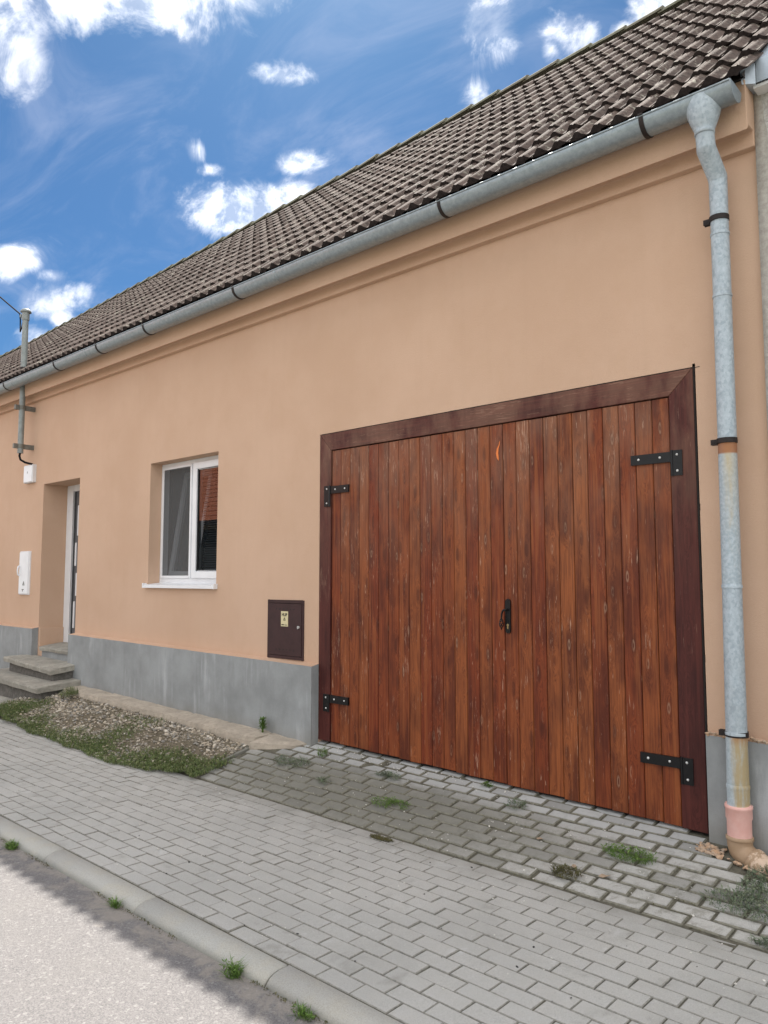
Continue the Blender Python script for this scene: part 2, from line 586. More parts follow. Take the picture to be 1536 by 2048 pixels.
plain('pole_grey', (0.27, 0.30, 0.295), 0.55, 0.2, 0.4, 0.25, 14)
plain('bracket_galv', (0.19, 0.185, 0.165), 0.6, 0.2)
plain('cable_black', (0.010, 0.010, 0.013), 0.85, 0, 0.1)
plain('pink_pvc', (0.66, 0.37, 0.32), 0.5, 0, 0.4, 0.12, 12, 0.03, (0.70, 0.44, 0.39))
plain('cap_metal', (0.46, 0.53, 0.59), 0.4, 0.2, 0.5, 0.1, 5)
plain('white_fascia', (0.72, 0.73, 0.72), 0.5, 0, 0.4, 0.08)
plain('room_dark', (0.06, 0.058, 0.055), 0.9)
plain('blind', (0.10, 0.105, 0.115), 0.5)
plain('door_grey', (0.12, 0.125, 0.135), 0.4)
plain('soil', (0.17, 0.145, 0.105), 0.98, 0, 0.1, 0.5, 30, 0.8)
plain('joint_dirt', (0.135, 0.126, 0.098), 0.98, 0, 0.1, 0.5, 22, 0.8)
plain('far_wall', (0.52, 0.46, 0.38), 0.9)
plain('far_tile', (0.42, 0.135, 0.07), 0.85, 0, 0.2, 0.35, 9)
plain('orange_paint', (0.72, 0.19, 0.04), 0.5)
plain('dry_leaf', (0.36, 0.27, 0.19), 0.85, 0, 0.2, 0.35, 60)
plain('flecks', (0.62, 0.60, 0.55), 0.8)
plain('dark_pebble', (0.02, 0.02, 0.02), 0.9)
plain('timber_underlay', (0.06, 0.05, 0.045), 0.9)

def m_beige(t, b, o):
    p = t.pos()
    n = t.noise(p, 14.0, 6, 0.68)
    c = t.mix(t.step(n, 0.3, 0.7), (0.30, 0.20, 0.12), (0.36, 0.25, 0.16))
    x, y, z = t.sep(p)
    sp = t.step(t.math('ADD', t.noise(p, 26.0, 6, 0.7), t.step(x, -1.50, -1.38, 0, 0.22)), 0.66, 0.72)
    c = t.mix(t.math('MULTIPLY', sp, 0.85), c, (0.58, 0.44, 0.33))
    return dict(col=c, rough=0.55, spec=0.4, bump=sp, bstr=0.3, bdist=0.004)
material('beige_pvc', m_beige)

def m_tile(t, b, o):
    ob = t.pos()
    r = t.rnd()
    isl = t.island()
    n = t.noise(ob, 34.0, 6, 0.7)
    blot = t.noise(ob, 9.0, 6, 0.65, 0.4)
    base = t.mix(r, (0.082, 0.058, 0.049), (0.140, 0.103, 0.087))
    base = t.mix(t.step(blot, 0.40, 0.7, 0, 0.7), base, (0.150, 0.122, 0.104))
    base = t.mix(t.step(n, 0.42, 0.66, 0, 0.75), base, (0.042, 0.034, 0.031))
    lich = t.math('MULTIPLY', t.step(t.noise(ob, 21.0, 6, 0.7, 0.6), 0.565, 0.63), t.step(t.noise(ob, 2.3, 3), 0.38, 0.58))
    base = t.mix(t.math('MULTIPLY', lich, 0.8), base, (0.40, 0.38, 0.31))
    return dict(col=base, rough=0.92, spec=0.2, bump=n, bstr=0.5, bdist=0.006)
material('roof_tile', m_tile)
plain('tile_edge_shade', (0.040, 0.032, 0.031), 0.95, 0, 0.1, 0.5, 40)  # tile fronts and undersides: their shade is painted in as a darker colour
plain('paver_edge', (0.30, 0.29, 0.26), 0.95, 0, 0.1, 0.4, 60)
plain('paver_edge_mossy', (0.215, 0.205, 0.165), 0.95, 0, 0.1, 0.45, 40)

def m_ridge(t, b, o):
    ob = t.pos()
    n = t.noise(ob, 26.0, 6, 0.7)
    c = t.mix(t.step(n, 0.35, 0.65), (0.12, 0.125, 0.08), (0.20, 0.20, 0.155))
    c = t.mix(t.math('MULTIPLY', t.rnd(), 0.5), c, (0.15, 0.12, 0.1))
    return dict(col=c, rough=0.95, bump=n, bstr=0.5, bdist=0.006)
material('ridge_tile', m_ridge)

def paver_mat(mossy):
    def f(t, b, o):
        p = t.pos()
        r = t.rnd()
        isl = t.island()
        x, y, z = t.sep(p)
        fine = t.noise(p, 210.0, 3, 0.75)
        mid = t.noise(p, 14.0, 6, 0.68)
        big = t.noise(p, 1.1, 5, 0.6)
        c = t.mix(isl, (0.385, 0.375, 0.345), (0.50, 0.492, 0.465))
        c = t.mix(t.math('MULTIPLY', r, 0.6), c, (0.46, 0.445, 0.41))
        c = t.mix(t.step(mid, 0.35, 0.75, 0, 0.40), c, (0.50, 0.50, 0.49))
        c = t.mix(t.step(big, 0.40, 0.66, 0, 0.5), c, (0.335, 0.332, 0.312))
        c = t.mix(t.step(fine, 0.40, 0.66, 0, 0.5), c, (0.25, 0.248, 0.235))
        grit = t.noise(p, 75.0, 4, 0.7)
        c = t.mix(t.step(grit, 0.60, 0.72, 0, 0.45), c, (0.20, 0.195, 0.18))
        c = t.mix(t.step(grit, 0.40, 0.28, 0, 0.5), c, (0.60, 0.60, 0.58))
        stain = t.noise(t.vadd(p, (7, 3, 1)), 5.0, 6, 0.65, 0.5)
        c = t.mix(t.step(stain, 0.56, 0.72, 0, 0.42), c, (0.20, 0.195, 0.17))
        pale = t.noise(t.vadd(p, (2, 9, 4)), 3.4, 6, 0.68, 0.8)
        c = t.mix(t.step(pale, 0.58, 0.76, 0, 0.55), c, (0.55, 0.555, 0.55))
        if mossy:
            nn = t.noise(p, 11.0, 7, 0.72, 0.5)
            # damp, mossy hollow in the middle of the ramp, left of the centre of the gate
            rr = t.math('ADD', t.math('POWER', t.math('DIVIDE', t.math('ADD', x, 4.1), 1.75), 2.0),
                        t.math('POWER', t.math('DIVIDE', t.math('ADD', y, 0.62), 0.52), 2.0))
            damp = t.step(t.math('ADD', rr, t.math('MULTIPLY', t.math('SUBTRACT', nn, 0.5), 1.6)), 1.5, 0.1)
            c = t.mix(t.math('MULTIPLY', damp, 0.78), c, (0.125, 0.123, 0.098))
            c = t.mix(t.step(nn, 0.47, 0.64, 0, 0.62), c, (0.20, 0.195, 0.162))
            blue = t.step(t.math('ADD', y, t.math('MULTIPLY', nn, 0.25)), -0.28, 0.0)
            c = t.mix(t.math('MULTIPLY', blue, 0.55), c, (0.42, 0.435, 0.44))
            # dirt and moss held along the edges of each block, and darker blocks here and there
            ob = t.obj()
            ox, oy, oz = t.sep(ob)
            ed_ = t.math('MAXIMUM', t.math('SUBTRACT', t.math('ABSOLUTE', ox), 0.0), t.math('ADD', t.math('ABSOLUTE', oy), 0.053))
            cr = t.noise(p, 30.0, 6, 0.7)
            ed_ = t.math('ADD', ed_, t.math('MULTIPLY', t.math('SUBTRACT', cr, 0.5), 0.045))
            c = t.mix(t.step(ed_, 0.082, 0.104, 0.0, 0.62), c, (0.13, 0.125, 0.10))
            r3 = t.math('FRACT', t.math('MULTIPLY', r, 5.73))
            c = t.mix(t.step(r3, 0.55, 1.0, 0.0, 0.5), c, (0.15, 0.148, 0.13))
        else:
            k = t.step(t.math('ADD', y, t.math('MULTIPLY', t.noise(p, 4.0, 5), 0.7)), -0.86, -0.52)
            c = t.mix(t.math('MULTIPLY', k, 0.5), c, (0.20, 0.196, 0.172))
        return dict(col=c, rough=0.9, spec=0.25, bump=t.math('ADD', fine, t.math('MULTIPLY', mid, 1.2)), bstr=0.5, bdist=0.004)
    return f
material('paver_grey', paver_mat(False))
material('paver_mossy', paver_mat(True))

def m_kerb(t, b, o):
    p = t.pos()
    x, y, z = t.sep(p)
    fine = t.noise(p, 190.0, 4, 0.7)
    mid = t.noise(p, 6.0, 6, 0.65)
    c = t.mix(t.rnd(), (0.38, 0.377, 0.35), (0.40, 0.392, 0.36))
    c = t.mix(t.step(mid, 0.4, 0.72, 0, 0.5), c, (0.42, 0.385, 0.31))
    c = t.mix(t.step(fine, 0.38, 0.72, 0, 0.4), c, (0.15, 0.15, 0.14))
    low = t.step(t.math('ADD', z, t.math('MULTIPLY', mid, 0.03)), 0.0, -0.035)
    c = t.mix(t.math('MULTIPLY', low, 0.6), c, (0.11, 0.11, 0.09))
    return dict(col=c, rough=0.9, bump=t.math('ADD', fine, mid), bstr=0.45, bdist=0.004)
material('kerb_concrete', m_kerb)

def m_road(t, b, o):
    p = t.pos()
    x, y, z = t.sep(p)
    a = t.voro(p, 170.0, 'Color')
    a = t.sep(a)[0]
    fine = t.noise(p, 150.0, 4, 0.7)
    big = t.noise(p, 1.6, 6, 0.62)
    c = t.mix(a, (0.165, 0.158, 0.158), (0.245, 0.234, 0.231))
    c = t.mix(t.step(fine, 0.42, 0.68, 0, 0.6), c, (0.085, 0.082, 0.085))
    c = t.mix(t.step(t.sep(t.voro(p, 80.0, 'Color'))[1], 0.90, 0.97, 0, 0.4), c, (0.34, 0.33, 0.32))
    c = t.mix(t.step(t.noise(p, 42.0, 5, 0.7), 0.56, 0.7, 0, 0.4), c, (0.10, 0.097, 0.097))
    c = t.mix(t.step(big, 0.45, 0.72, 0, 0.35), c, (0.21, 0.20, 0.19))
    nn = t.noise(p, 5.5, 6, 0.7, 0.6)
    sand = t.step(t.math('ADD', y, t.math('MULTIPLY', t.math('SUBTRACT', nn, 0.5), 0.75)), -2.74, -2.59)
    c = t.mix(t.math('MULTIPLY', sand, t.step(fine, 0.25, 0.6, 0.2, 0.6)), c, (0.37, 0.33, 0.28))
    return dict(col=c, rough=0.92, spec=0.25, bump=t.math('ADD', t.math('MULTIPLY', a, 0.7), fine), bstr=0.7, bdist=0.006)
material('road_asphalt', m_road)

def m_ground(t, b, o):
    p = t.pos()
    n = t.noise(p, 0.6, 6, 0.65)
    f = t.noise(p, 18.0, 5, 0.7)
    c = t.mix(t.step(n, 0.35, 0.65), (0.17, 0.18, 0.10), (0.28, 0.26, 0.20))
    c = t.mix(t.step(f, 0.4, 0.7, 0, 0.5), c, (0.07, 0.08, 0.04))
    return dict(col=c, rough=0.95, bump=f, bstr=0.5, bdist=0.02)
material('ground', m_ground)

def m_stone(t, b, o):
    p = t.pos()
    n = t.noise(p, 22.0, 6, 0.7)
    bg_ = t.noise(p, 4.0, 5, 0.65, 0.5)
    c = t.mix(t.step(bg_, 0.35, 0.7), (0.36, 0.31, 0.25), (0.48, 0.41, 0.33))
    c = t.mix(t.step(n, 0.40, 0.72, 0, 0.55), c, (0.24, 0.215, 0.175))
    c = t.mix(t.step(t.noise(p, 9.0, 5, 0.7), 0.62, 0.7, 0, 0.4), c, (0.13, 0.14, 0.075))
    return dict(col=c, rough=0.93, bump=t.math('ADD', n, bg_), bstr=0.8, bdist=0.012)
material('ledge_stone', m_stone)

def m_step(t, b, o):
    p = t.pos()
    n = t.noise(p, 26.0, 6, 0.7)
    bg_ = t.noise(p, 4.5, 5, 0.65)
    c = t.mix(t.step(bg_, 0.35, 0.7), (0.27, 0.255, 0.22), (0.37, 0.35, 0.30))
    c = t.mix(t.step(n, 0.42, 0.72, 0, 0.5), c, (0.17, 0.16, 0.135))
    return dict(col=c, rough=0.93, bump=t.math('ADD', n, bg_), bstr=0.8, bdist=0.012)
material('step_concrete', m_step)
def m_riser(t, b, o):
    p = t.pos()
    n = t.noise(p, 20.0, 6, 0.7)
    c = t.mix(t.step(n, 0.35, 0.7), (0.095, 0.088, 0.078), (0.16, 0.15, 0.135))
    return dict(col=c, rough=0.95, bump=n, bstr=0.8, bdist=0.012)
material('riser_stone', m_riser)

def m_gravel(t, b, o):
    i = t.island()
    p = t.pos()
    n = t.noise(p, 70.0, 4, 0.6)
    c = t.ramp(i, [(0.0, (0.20, 0.165, 0.125)), (0.3, (0.31, 0.27, 0.21)), (0.55, (0.25, 0.24, 0.22)), (0.8, (0.42, 0.35, 0.26)), (1.0, (0.60, 0.55, 0.47))])
    c = t.mix(t.step(n, 0.4, 0.75, 0, 0.4), c, (0.12, 0.11, 0.095))
    return dict(col=c, rough=0.9, bump=n, bstr=0.3, bdist=0.003)
material('gravel_stone', m_gravel)

def leafy(name, cols):
    def f(t, b, o):
        i = t.island()
        c = t.ramp(i, [(0.0, cols[0]), (0.5, cols[1]), (1.0, cols[2])])
        return dict(col=c, rough=0.6, spec=0.3)
    return material(name, f)
leafy('grass_blade', [(0.065, 0.095, 0.030), (0.105, 0.150, 0.045), (0.19, 0.20, 0.085)])
leafy('weed_leaf', [(0.075, 0.105, 0.065), (0.11, 0.15, 0.085), (0.18, 0.20, 0.13)])
leafy('bright_leaf', [(0.060, 0.120, 0.020), (0.090, 0.165, 0.028), (0.140, 0.210, 0.050)])
leafy('moss', [(0.050, 0.052, 0.018), (0.085, 0.080, 0.028), (0.11, 0.10, 0.04)])

def m_glass(t, b, o):
    fr = t.n('ShaderNodeFresnel')
    fr.inputs[0].default_value = 1.75
    gl = t.n('ShaderNodeBsdfGlossy')
    gl.inputs['Roughness'].default_value = 0.005
    gl.inputs[0].default_value = (0.9, 0.93, 0.95, 1)
    tr = t.n('ShaderNodeBsdfTransparent')
    tr.inputs[0].default_value = (0.72, 0.76, 0.78, 1)
    mx = t.n('ShaderNodeMixShader')
    t.l(fr.outputs[0], mx.inputs[0])
    t.l(tr.outputs[0], mx.inputs[1])
    t.l(gl.outputs[0], mx.inputs[2])
    t.l(mx.outputs[0], o.inputs[0])
    return dict(col=(0.1, 0.1, 0.1))
material('glass', m_glass)

def m_screen(t, b, o):
    tr = t.n('ShaderNodeBsdfTransparent')
    tr.inputs[0].default_value = (0.55, 0.56, 0.57, 1)
    df = t.n('ShaderNodeBsdfDiffuse')
    df.inputs[0].default_value = (0.20, 0.20, 0.20, 1)
    mx = t.n('ShaderNodeMixShader')
    mx.inputs[0].default_value = 0.40
    t.l(tr.outputs[0], mx.inputs[1])
    t.l(df.outputs[0], mx.inputs[2])
    t.l(mx.outputs[0], o.inputs[0])
    return dict(col=(0.05, 0.05, 0.05))
material('insect_screen', m_screen)

# ------------------------------------------------------------------ setting: ground, road, kerb
def sheet(name, x0, x1, y0, y1, z, mat):
    mb = MB()
    mb.add([(x0, y0, z), (x1, y0, z), (x1, y1, z), (x0, y1, z)], [(0, 1, 2, 3)])
    return tag(mb.build(name, mat), kind='structure')

sheet('ground', -600, 600, -600, 600, -0.16, 'ground')
road = MB()
nx, ny = 60, 10
for i in range(nx + 1):
    for j in range(ny + 1):
        xx, yy = lerp(-45, 25, i / nx), lerp(-8.6, -2.56, j / ny)
        road.v.append((xx, yy, -0.05 + 0.03 * (1 - ((yy + 5.6) / 3.1) ** 2) - 0.0))
for i in range(nx):
    for j in range(ny):
        a = i * (ny + 1) + j
        road.f.append((a, a + ny + 1, a + ny + 2, a + 1)); road.mi.append(0); road.sm.append(True)
tag(road.build('road', 'road_asphalt'), kind='structure')
sheet('far_pavement', -45, 25, -11.0, -8.62, -0.03, 'kerb_concrete')

ZG = [(-14, .30), (-9, .25), (-5.13, .205), (-1.73, .135), (2, .06)]
def zgate(x_):
    return interp(x_, ZG)
YB = -0.965
def gz(x_, y_):
    """height of the ramp between pavement (y=-0.965, z=0) and wall (y=0)"""
    t_ = min(max((y_ - YB) / (-YB), 0.0), 1.0)
    return zgate(x_) * t_

# bedding under the blocks
bed = MB()
nx, ny = 220, 70
for i in range(nx + 1):
    for j in range(ny + 1):
        xx, yy = lerp(-22, 6, i / nx), lerp(-2.47, 0.30, j / ny)
        bed.v.append((xx, yy, gz(xx, yy) - 0.0070 + 0.004 * mnoise.noise(Vector((xx * 7, yy * 7, 2)))
                      + 0.011 * math.exp(-((yy + 1.0) / .045) ** 2) * max(0, mnoise.noise(Vector((xx * 2.6, yy * 5, 8))) + .1)))
for i in range(nx):
    for j in range(ny):
        a = i * (ny + 1) + j
        bed.f.append((a, a + ny + 1, a + ny + 2, a + 1)); bed.mi.append(0); bed.sm.append(True)
tag(bed.build('soil_bed', 'joint_dirt'), kind='structure')

# kerb stones
kerb = empty('kerb', (-4, -2.53, -0.05), kind='structure')
prof = [(-2.466, -0.12), (-2.466, -0.004), (-2.472, 0.0), (-2.525, -0.001), (-2.555, -0.006), (-2.580, -0.018), (-2.597, -0.036), (-2.604, -0.06), (-2.605, -0.12)]
def kerb_mesh(L):
    mb = MB()
    n = len(prof)
    vs = []
    for xx, ins in ((0.0, 0.006), (0.005, 0), (L - 0.005, 0), (L, 0.006)):
        for (yy, zz) in prof:
            vs.append((xx, yy + (ins if yy < -2.53 else 0), zz - ins))
    fs = []
    for k in range(3):
        for i in range(n - 1):
            fs.append((k * n + i, k * n + i + 1, (k + 1) * n + i + 1, (k + 1) * n + i))
    mb.add(vs, fs, 0, True)
    mb.add(vs[:n], [tuple(range(n))])
    mb.add(vs[-n:], [tuple(range(n - 1, -1, -1))])
    me = mb.mesh('kerb_stone', 'kerb_concrete')
    bm = bmesh.new(); bm.from_mesh(me); bmesh.ops.recalc_face_normals(bm, faces=bm.faces); bm.to_mesh(me); bm.free()
    return me
kme = kerb_mesh(1.044)
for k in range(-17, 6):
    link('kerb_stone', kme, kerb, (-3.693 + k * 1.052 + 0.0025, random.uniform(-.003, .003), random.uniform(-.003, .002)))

# ------------------------------------------------------------------ pavers
def paver_mesh(L, W, bev=0.006, hgt=0.05, seed=0):
    rr = random.Random(seed)
    hl, hw = L / 2, W / 2
    mb = MB()
    j = lambda a: a + rr.uniform(-.0014, .0014)
    top = [(j(sx * (hl - bev)), j(sy * (hw - bev)), 0.0) for sx, sy in ((-1, -1), (1, -1), (1, 1), (-1, 1))]
    mid = [(sx * hl, sy * hw, -bev * 0.9) for sx, sy in ((-1, -1), (1, -1), (1, 1), (-1, 1))]
    bot = [(sx * hl, sy * hw, -hgt) for sx, sy in ((-1, -1), (1, -1), (1, 1), (-1, 1))]
    fs = []
    for k in range(4):
        k2 = (k + 1) % 4
        fs.append((4 + k, 4 + k2, k2, k))
        fs.append((8 + k, 8 + k2, 4 + k2, 4 + k))
    mb.add(top + mid + bot, fs, 1)
    mb.f.append((0, 1, 2, 3)); mb.mi.append(0); mb.sm.append(False)
    return mb

def place_pavers(parent, spots, mat, edge, limit, rest_name, L, W, bev):
    """spots: (x, y, z, tilt about x, length, width, yaw)"""
    cache = {}
    def score(s):
        u, v, dd = px((s[0], s[1], s[2]))
        if dd < 0.1 or u < -60 or u > 1596 or v < -60 or v > 2130:
            return 1e6 + abs(u)
        return dd
    spots = sorted(spots, key=score)
    rest = MB()
    for k, s in enumerate(spots):
        if score(s) > 1e6 and abs(s[0] + 3) > 12:
            continue
        var = k % 5
        M = Matrix.Translation((s[0], s[1], s[2])) @ Euler((s[3] + random.gauss(0, .006), random.gauss(0, .005), s[6])).to_matrix().to_4x4()
        if k < limit:
            key = (round(s[4], 3), round(s[5], 3), var)
            if key not in cache:
                cache[key] = paver_mesh(s[4], s[5], bev, seed=var).mesh('paver', [mat, edge])
            o = link('paver', cache[key])
            o.matrix_basis = M
            adopt(o, parent)
        else:
            mb = paver_mesh(s[4], s[5], bev, seed=var)
            b0 = len(rest.v)
            rest.v += [tuple(M @ Vector(p)) for p in mb.v]
            rest.f += [tuple(i + b0 for i in f) for f in mb.f]
            rest.mi += mb.mi
            rest.sm += mb.sm
    if rest.v:
        o = rest.build(rest_name, [mat, edge], parent)
        o['kind'] = 'stuff'

pavement = empty('pavement', (-4, -1.7, 0), kind='structure')
spots = []
ROWS = 15
for r_ in range(ROWS):
    yy = -2.4125 + r_ * 0.0993
    off = (0.5 if r_ % 2 else 0.0) * 0.2015 + random.uniform(-.004, .004)
    for c in range(-62, 30):
        xx = -3.69 + 0.10 + c * 0.2015 + off
        if 1.3 < xx or xx < -16.5:
            continue
        sag = 0.006 * mnoise.noise(Vector((xx * 1.3, yy * 1.6, 0)))
        spots.append((xx + random.gauss(0, .0008), yy + random.gauss(0, .0008), sag + random.gauss(0, .0011), 0, 0.1972, 0.0950, random.gauss(0, .004)))
place_pavers(pavement, spots, 'paver_grey', 'paver_edge', 300, 'distant_paver', .197, .0953, 0.0035)

driveway = empty('driveway', (-3.4, -0.5, 0.1), kind='structure')
spots = []
slope_len = lambda x_: math.hypot(-YB, zgate(x_))
NR = 9
for r_ in range(NR + 1):
    yy = YB + 0.062 + r_ * 0.1035
    off = (0.5 if r_ % 2 else 0.0) * 0.212 + random.uniform(-.012, .012)
    for c in range(-14, 26):
        xx = -5.55 + 0.10 + c * 0.212 + off
        if xx > 0.9 or xx < -5.62 + 0.05:
            continue
        if xx > -1.78 and yy > -0.10:
            continue
        if xx > -1.60 and yy > -0.22 or xx > -1.45 and yy > -.30:
            continue
        if xx < -5.24 and yy > -0.30:
            continue
        L_ = 0.2030
        x_c = xx
        if xx - L_ / 2 < -5.62:
            L_ = xx + L_ / 2 + 5.62
            x_c = -5.62 + L_ / 2
        tilt = math.atan2(zgate(x_c), -YB)
        zz = gz(x_c, yy) + 0.005 * mnoise.noise(Vector((x_c * 1.7, yy * 3.0, 3.3))) + random.gauss(0, .0020) - 0.003
        spots.append((x_c + random.gauss(0, .002), yy + random.gauss(0, .002), zz + 0.004, tilt, L_ - random.uniform(0, .006), 0.0965 - random.uniform(0, .004), random.gauss(0, .020)))
place_pavers(driveway, spots, 'paver_mossy', 'paver_edge_mossy', 300, 'distant_paver', .1955, .0935, 0.0065)
# edging strip on edge beside the gravel
ed = MB()
ed.add([(-5.665, -0.93, -0.03), (-5.63, -0.93, -0.03), (-5.63, -0.37, 0.10), (-5.665, -0.37, 0.10),
        (-5.665, -0.93, 0.022), (-5.63, -0.93, 0.022), (-5.63, -0.37, 0.142), (-5.665, -0.37, 0.142)],
       [(0, 1, 5, 4), (1, 2, 6, 5), (2, 3, 7, 6), (3, 0, 4, 7), (4, 5, 6, 7)])
ed.build('edging', 'paver_mossy', driveway, bevel=0.004)

# ------------------------------------------------------------------ the house
house = empty('house', (-8.0, 0.0, 0.2),
              'long peach rendered house with a brown tiled roof, zinc gutter and big wooden gate', 'house')
XR, XL = -1.318, -21.0
GX0, GX1, GZ1 = -5.13, -1.727, 2.962
WX0, WX1, WZ0, WZ1 = -8.035, -6.70, 1.565, 2.985
DX0, DX1, DZ0, DZ1 = -10.87, -9.785, 0.70, 2.975
CX0, CX1, CZ0, CZ1 = -5.842, -5.325, 0.90, 1.447
ZT = 4.56
holes = [(GX0, GX1, -0.2, GZ1, 0.09), (WX0, WX1, WZ0, WZ1, 0.16), (DX0, DX1, DZ0, DZ1, 0.36), (CX0, CX1, CZ0, CZ1, 0.10)]
wall = MB()
xs = sorted({XL, XR} | {h[0] for h in holes} | {h[1] for h in holes})
zs = sorted({-0.2, ZT} | {h[2] for h in holes} | {h[3] for h in holes})
for x0, x1 in zip(xs, xs[1:]):
    for z0, z1 in zip(zs, zs[1:]):
        cx, cz = (x0 + x1) / 2, (z0 + z1) / 2
        if any(h[0] < cx < h[1] and h[2] < cz < h[3] for h in holes):
            continue
        wall.add([(x0, 0, z0), (x1, 0, z0), (x1, 0, z1), (x0, 0, z1)], [(0, 1, 2, 3)])
for (x0, x1, z0, z1, dp) in holes:
    wall.add([(x0, 0, z0), (x0, dp, z0), (x0, dp, z1), (x0, 0, z1)], [(0, 1, 2, 3)])
    wall.add([(x1, 0, z0), (x1, dp, z0), (x1, dp, z1), (x1, 0, z1)], [(3, 2, 1, 0)])
    wall.add([(x0, 0, z1), (x0, dp, z1), (x1, dp, z1), (x1, 0, z1)], [(0, 1, 2, 3)])
    wall.add([(x0, 0, z0), (x0, dp, z0), (x1, dp, z0), (x1, 0, z0)], [(3, 2, 1, 0)])
# side and back walls, so that the house is closed
wall.add([(XR, 0, -.2), (XR, 5.4, -.2), (XR, 5.4, ZT), (XR, 0, ZT)], [(0, 1, 2, 3)])
wall.add([(XL, 0, -.2), (XL, 5.4, -.2), (XL, 5.4, ZT), (XL, 0, ZT)], [(0, 1, 2, 3)])
wall.add([(XL, 5.4, -.2), (XR, 5.4, -.2), (XR, 5.4, ZT), (XL, 5.4, ZT)], [(0, 1, 2, 3)])
wme = wall.mesh('wall', 'plaster')
wall_o = link('wall', wme, house)

# cornice: lower band and upper band
co = MB()
cp = [(0.02, 4.208), (-0.050, 4.212), (-0.058, 4.300), (-0.150, 4.292), (-0.165, 4.262), (-0.185, 4.56), (0.02, 4.56)]
n = len(cp)
vs = [(XL, a, b) for a, b in cp] + [(XR, a, b) for a, b in cp]
fs = [(i, i + n, (i + 1) % n + n, (i + 1) % n) for i in range(n)]
fs += [tuple(range(n)), tuple(range(2 * n - 1, n - 1, -1))]
co.add(vs, fs)
co.build('cornice', 'plaster', house, bevel=0.004)

# plinth pieces with a sloped, painted top
def plinth(x0, x1, z0a, z0b, za, zb, k):
    mb = MB()
    N_ = max(2, int((x1 - x0) / 0.12))
    front, back = [], []
    vs, fs, mi = [], [], []
    for i in range(N_ + 1):
        f_ = i / N_
        xx = lerp(x0, x1, f_)
        zt = lerp(za, zb, f_) + 0.004 * mnoise.noise(Vector((xx * 6, 0, 1)))
        zb_ = lerp(z0a, z0b, f_)
        yj = -k + 0.003 * mnoise.noise(Vector((xx * 3, 2, 0)))
        vs += [(xx, yj, zb_ - 0.25), (xx, yj, zt), (xx, 0.004, zt + 0.016)]
    for i in range(N_):
        a = i * 3
        mb_f = [(a, a + 3, a + 4, a + 1), (a + 1, a + 4, a + 5, a + 2)]
        fs += mb_f
    mb.add(vs, [f for i, f in enumerate(fs) if i % 2 == 0], 0)
    mb.add(vs, [f for i, f in enumerate(fs) if i % 2 == 1], 1)
    for e in (0, N_):
        a = e * 3
        p = vs[a:a + 3]
        mb.add([p[0], p[1], p[2], (p[2][0], -0.0005, p[2][2]), (p[0][0], -0.0005, p[0][2])], [(0, 1, 2, 3, 4)], 0)
    return mb.build('plinth', ['plinth_render', 'plaster'], house)
plinth(-9.785, -5.128, .33, .23, .925, .872, 0.088)
plinth(-20.9, -10.872, .5, .4, .97, .948, 0.088)
m_ = MB(); m_.box(-10.869, -10.835, .004, .343, .70, .955); m_.build('reveal_band', 'plaster', house, bevel=.004)
pr = plinth(-1.722, -1.318, .12, .10, .735, .725, 0.050)
# rough mortar crust on the top of the right hand plinth
mc = MB()
for i in range(26):
    xx = lerp(-1.72, -1.33, i / 25)
    for q in range(2):
        r0 = random.uniform(.007, .016)
        cx, cy, cz = xx + random.uniform(-.01, .01), -0.05 + random.uniform(-.004, .012), .737 + random.uniform(-.006, .014)
        vs = [(cx + r0 * a * random.uniform(.7, 1.5), cy + r0 * b * .7, cz + r0 * c * random.uniform(.6, 1.1)) for a, b, c in ((1, 0, 0), (-1, 0, 0), (0, 1, 0), (0, -1, 0), (0, 0, 1), (0, 0, -1))]
        mc.add(vs, [(0, 2, 4), (2, 1, 4), (1, 3, 4), (3, 0, 4), (2, 0, 5), (1, 2, 5), (3, 1, 5), (0, 3, 5)])
mc.build('mortar_crust', 'mortar_lump', house)

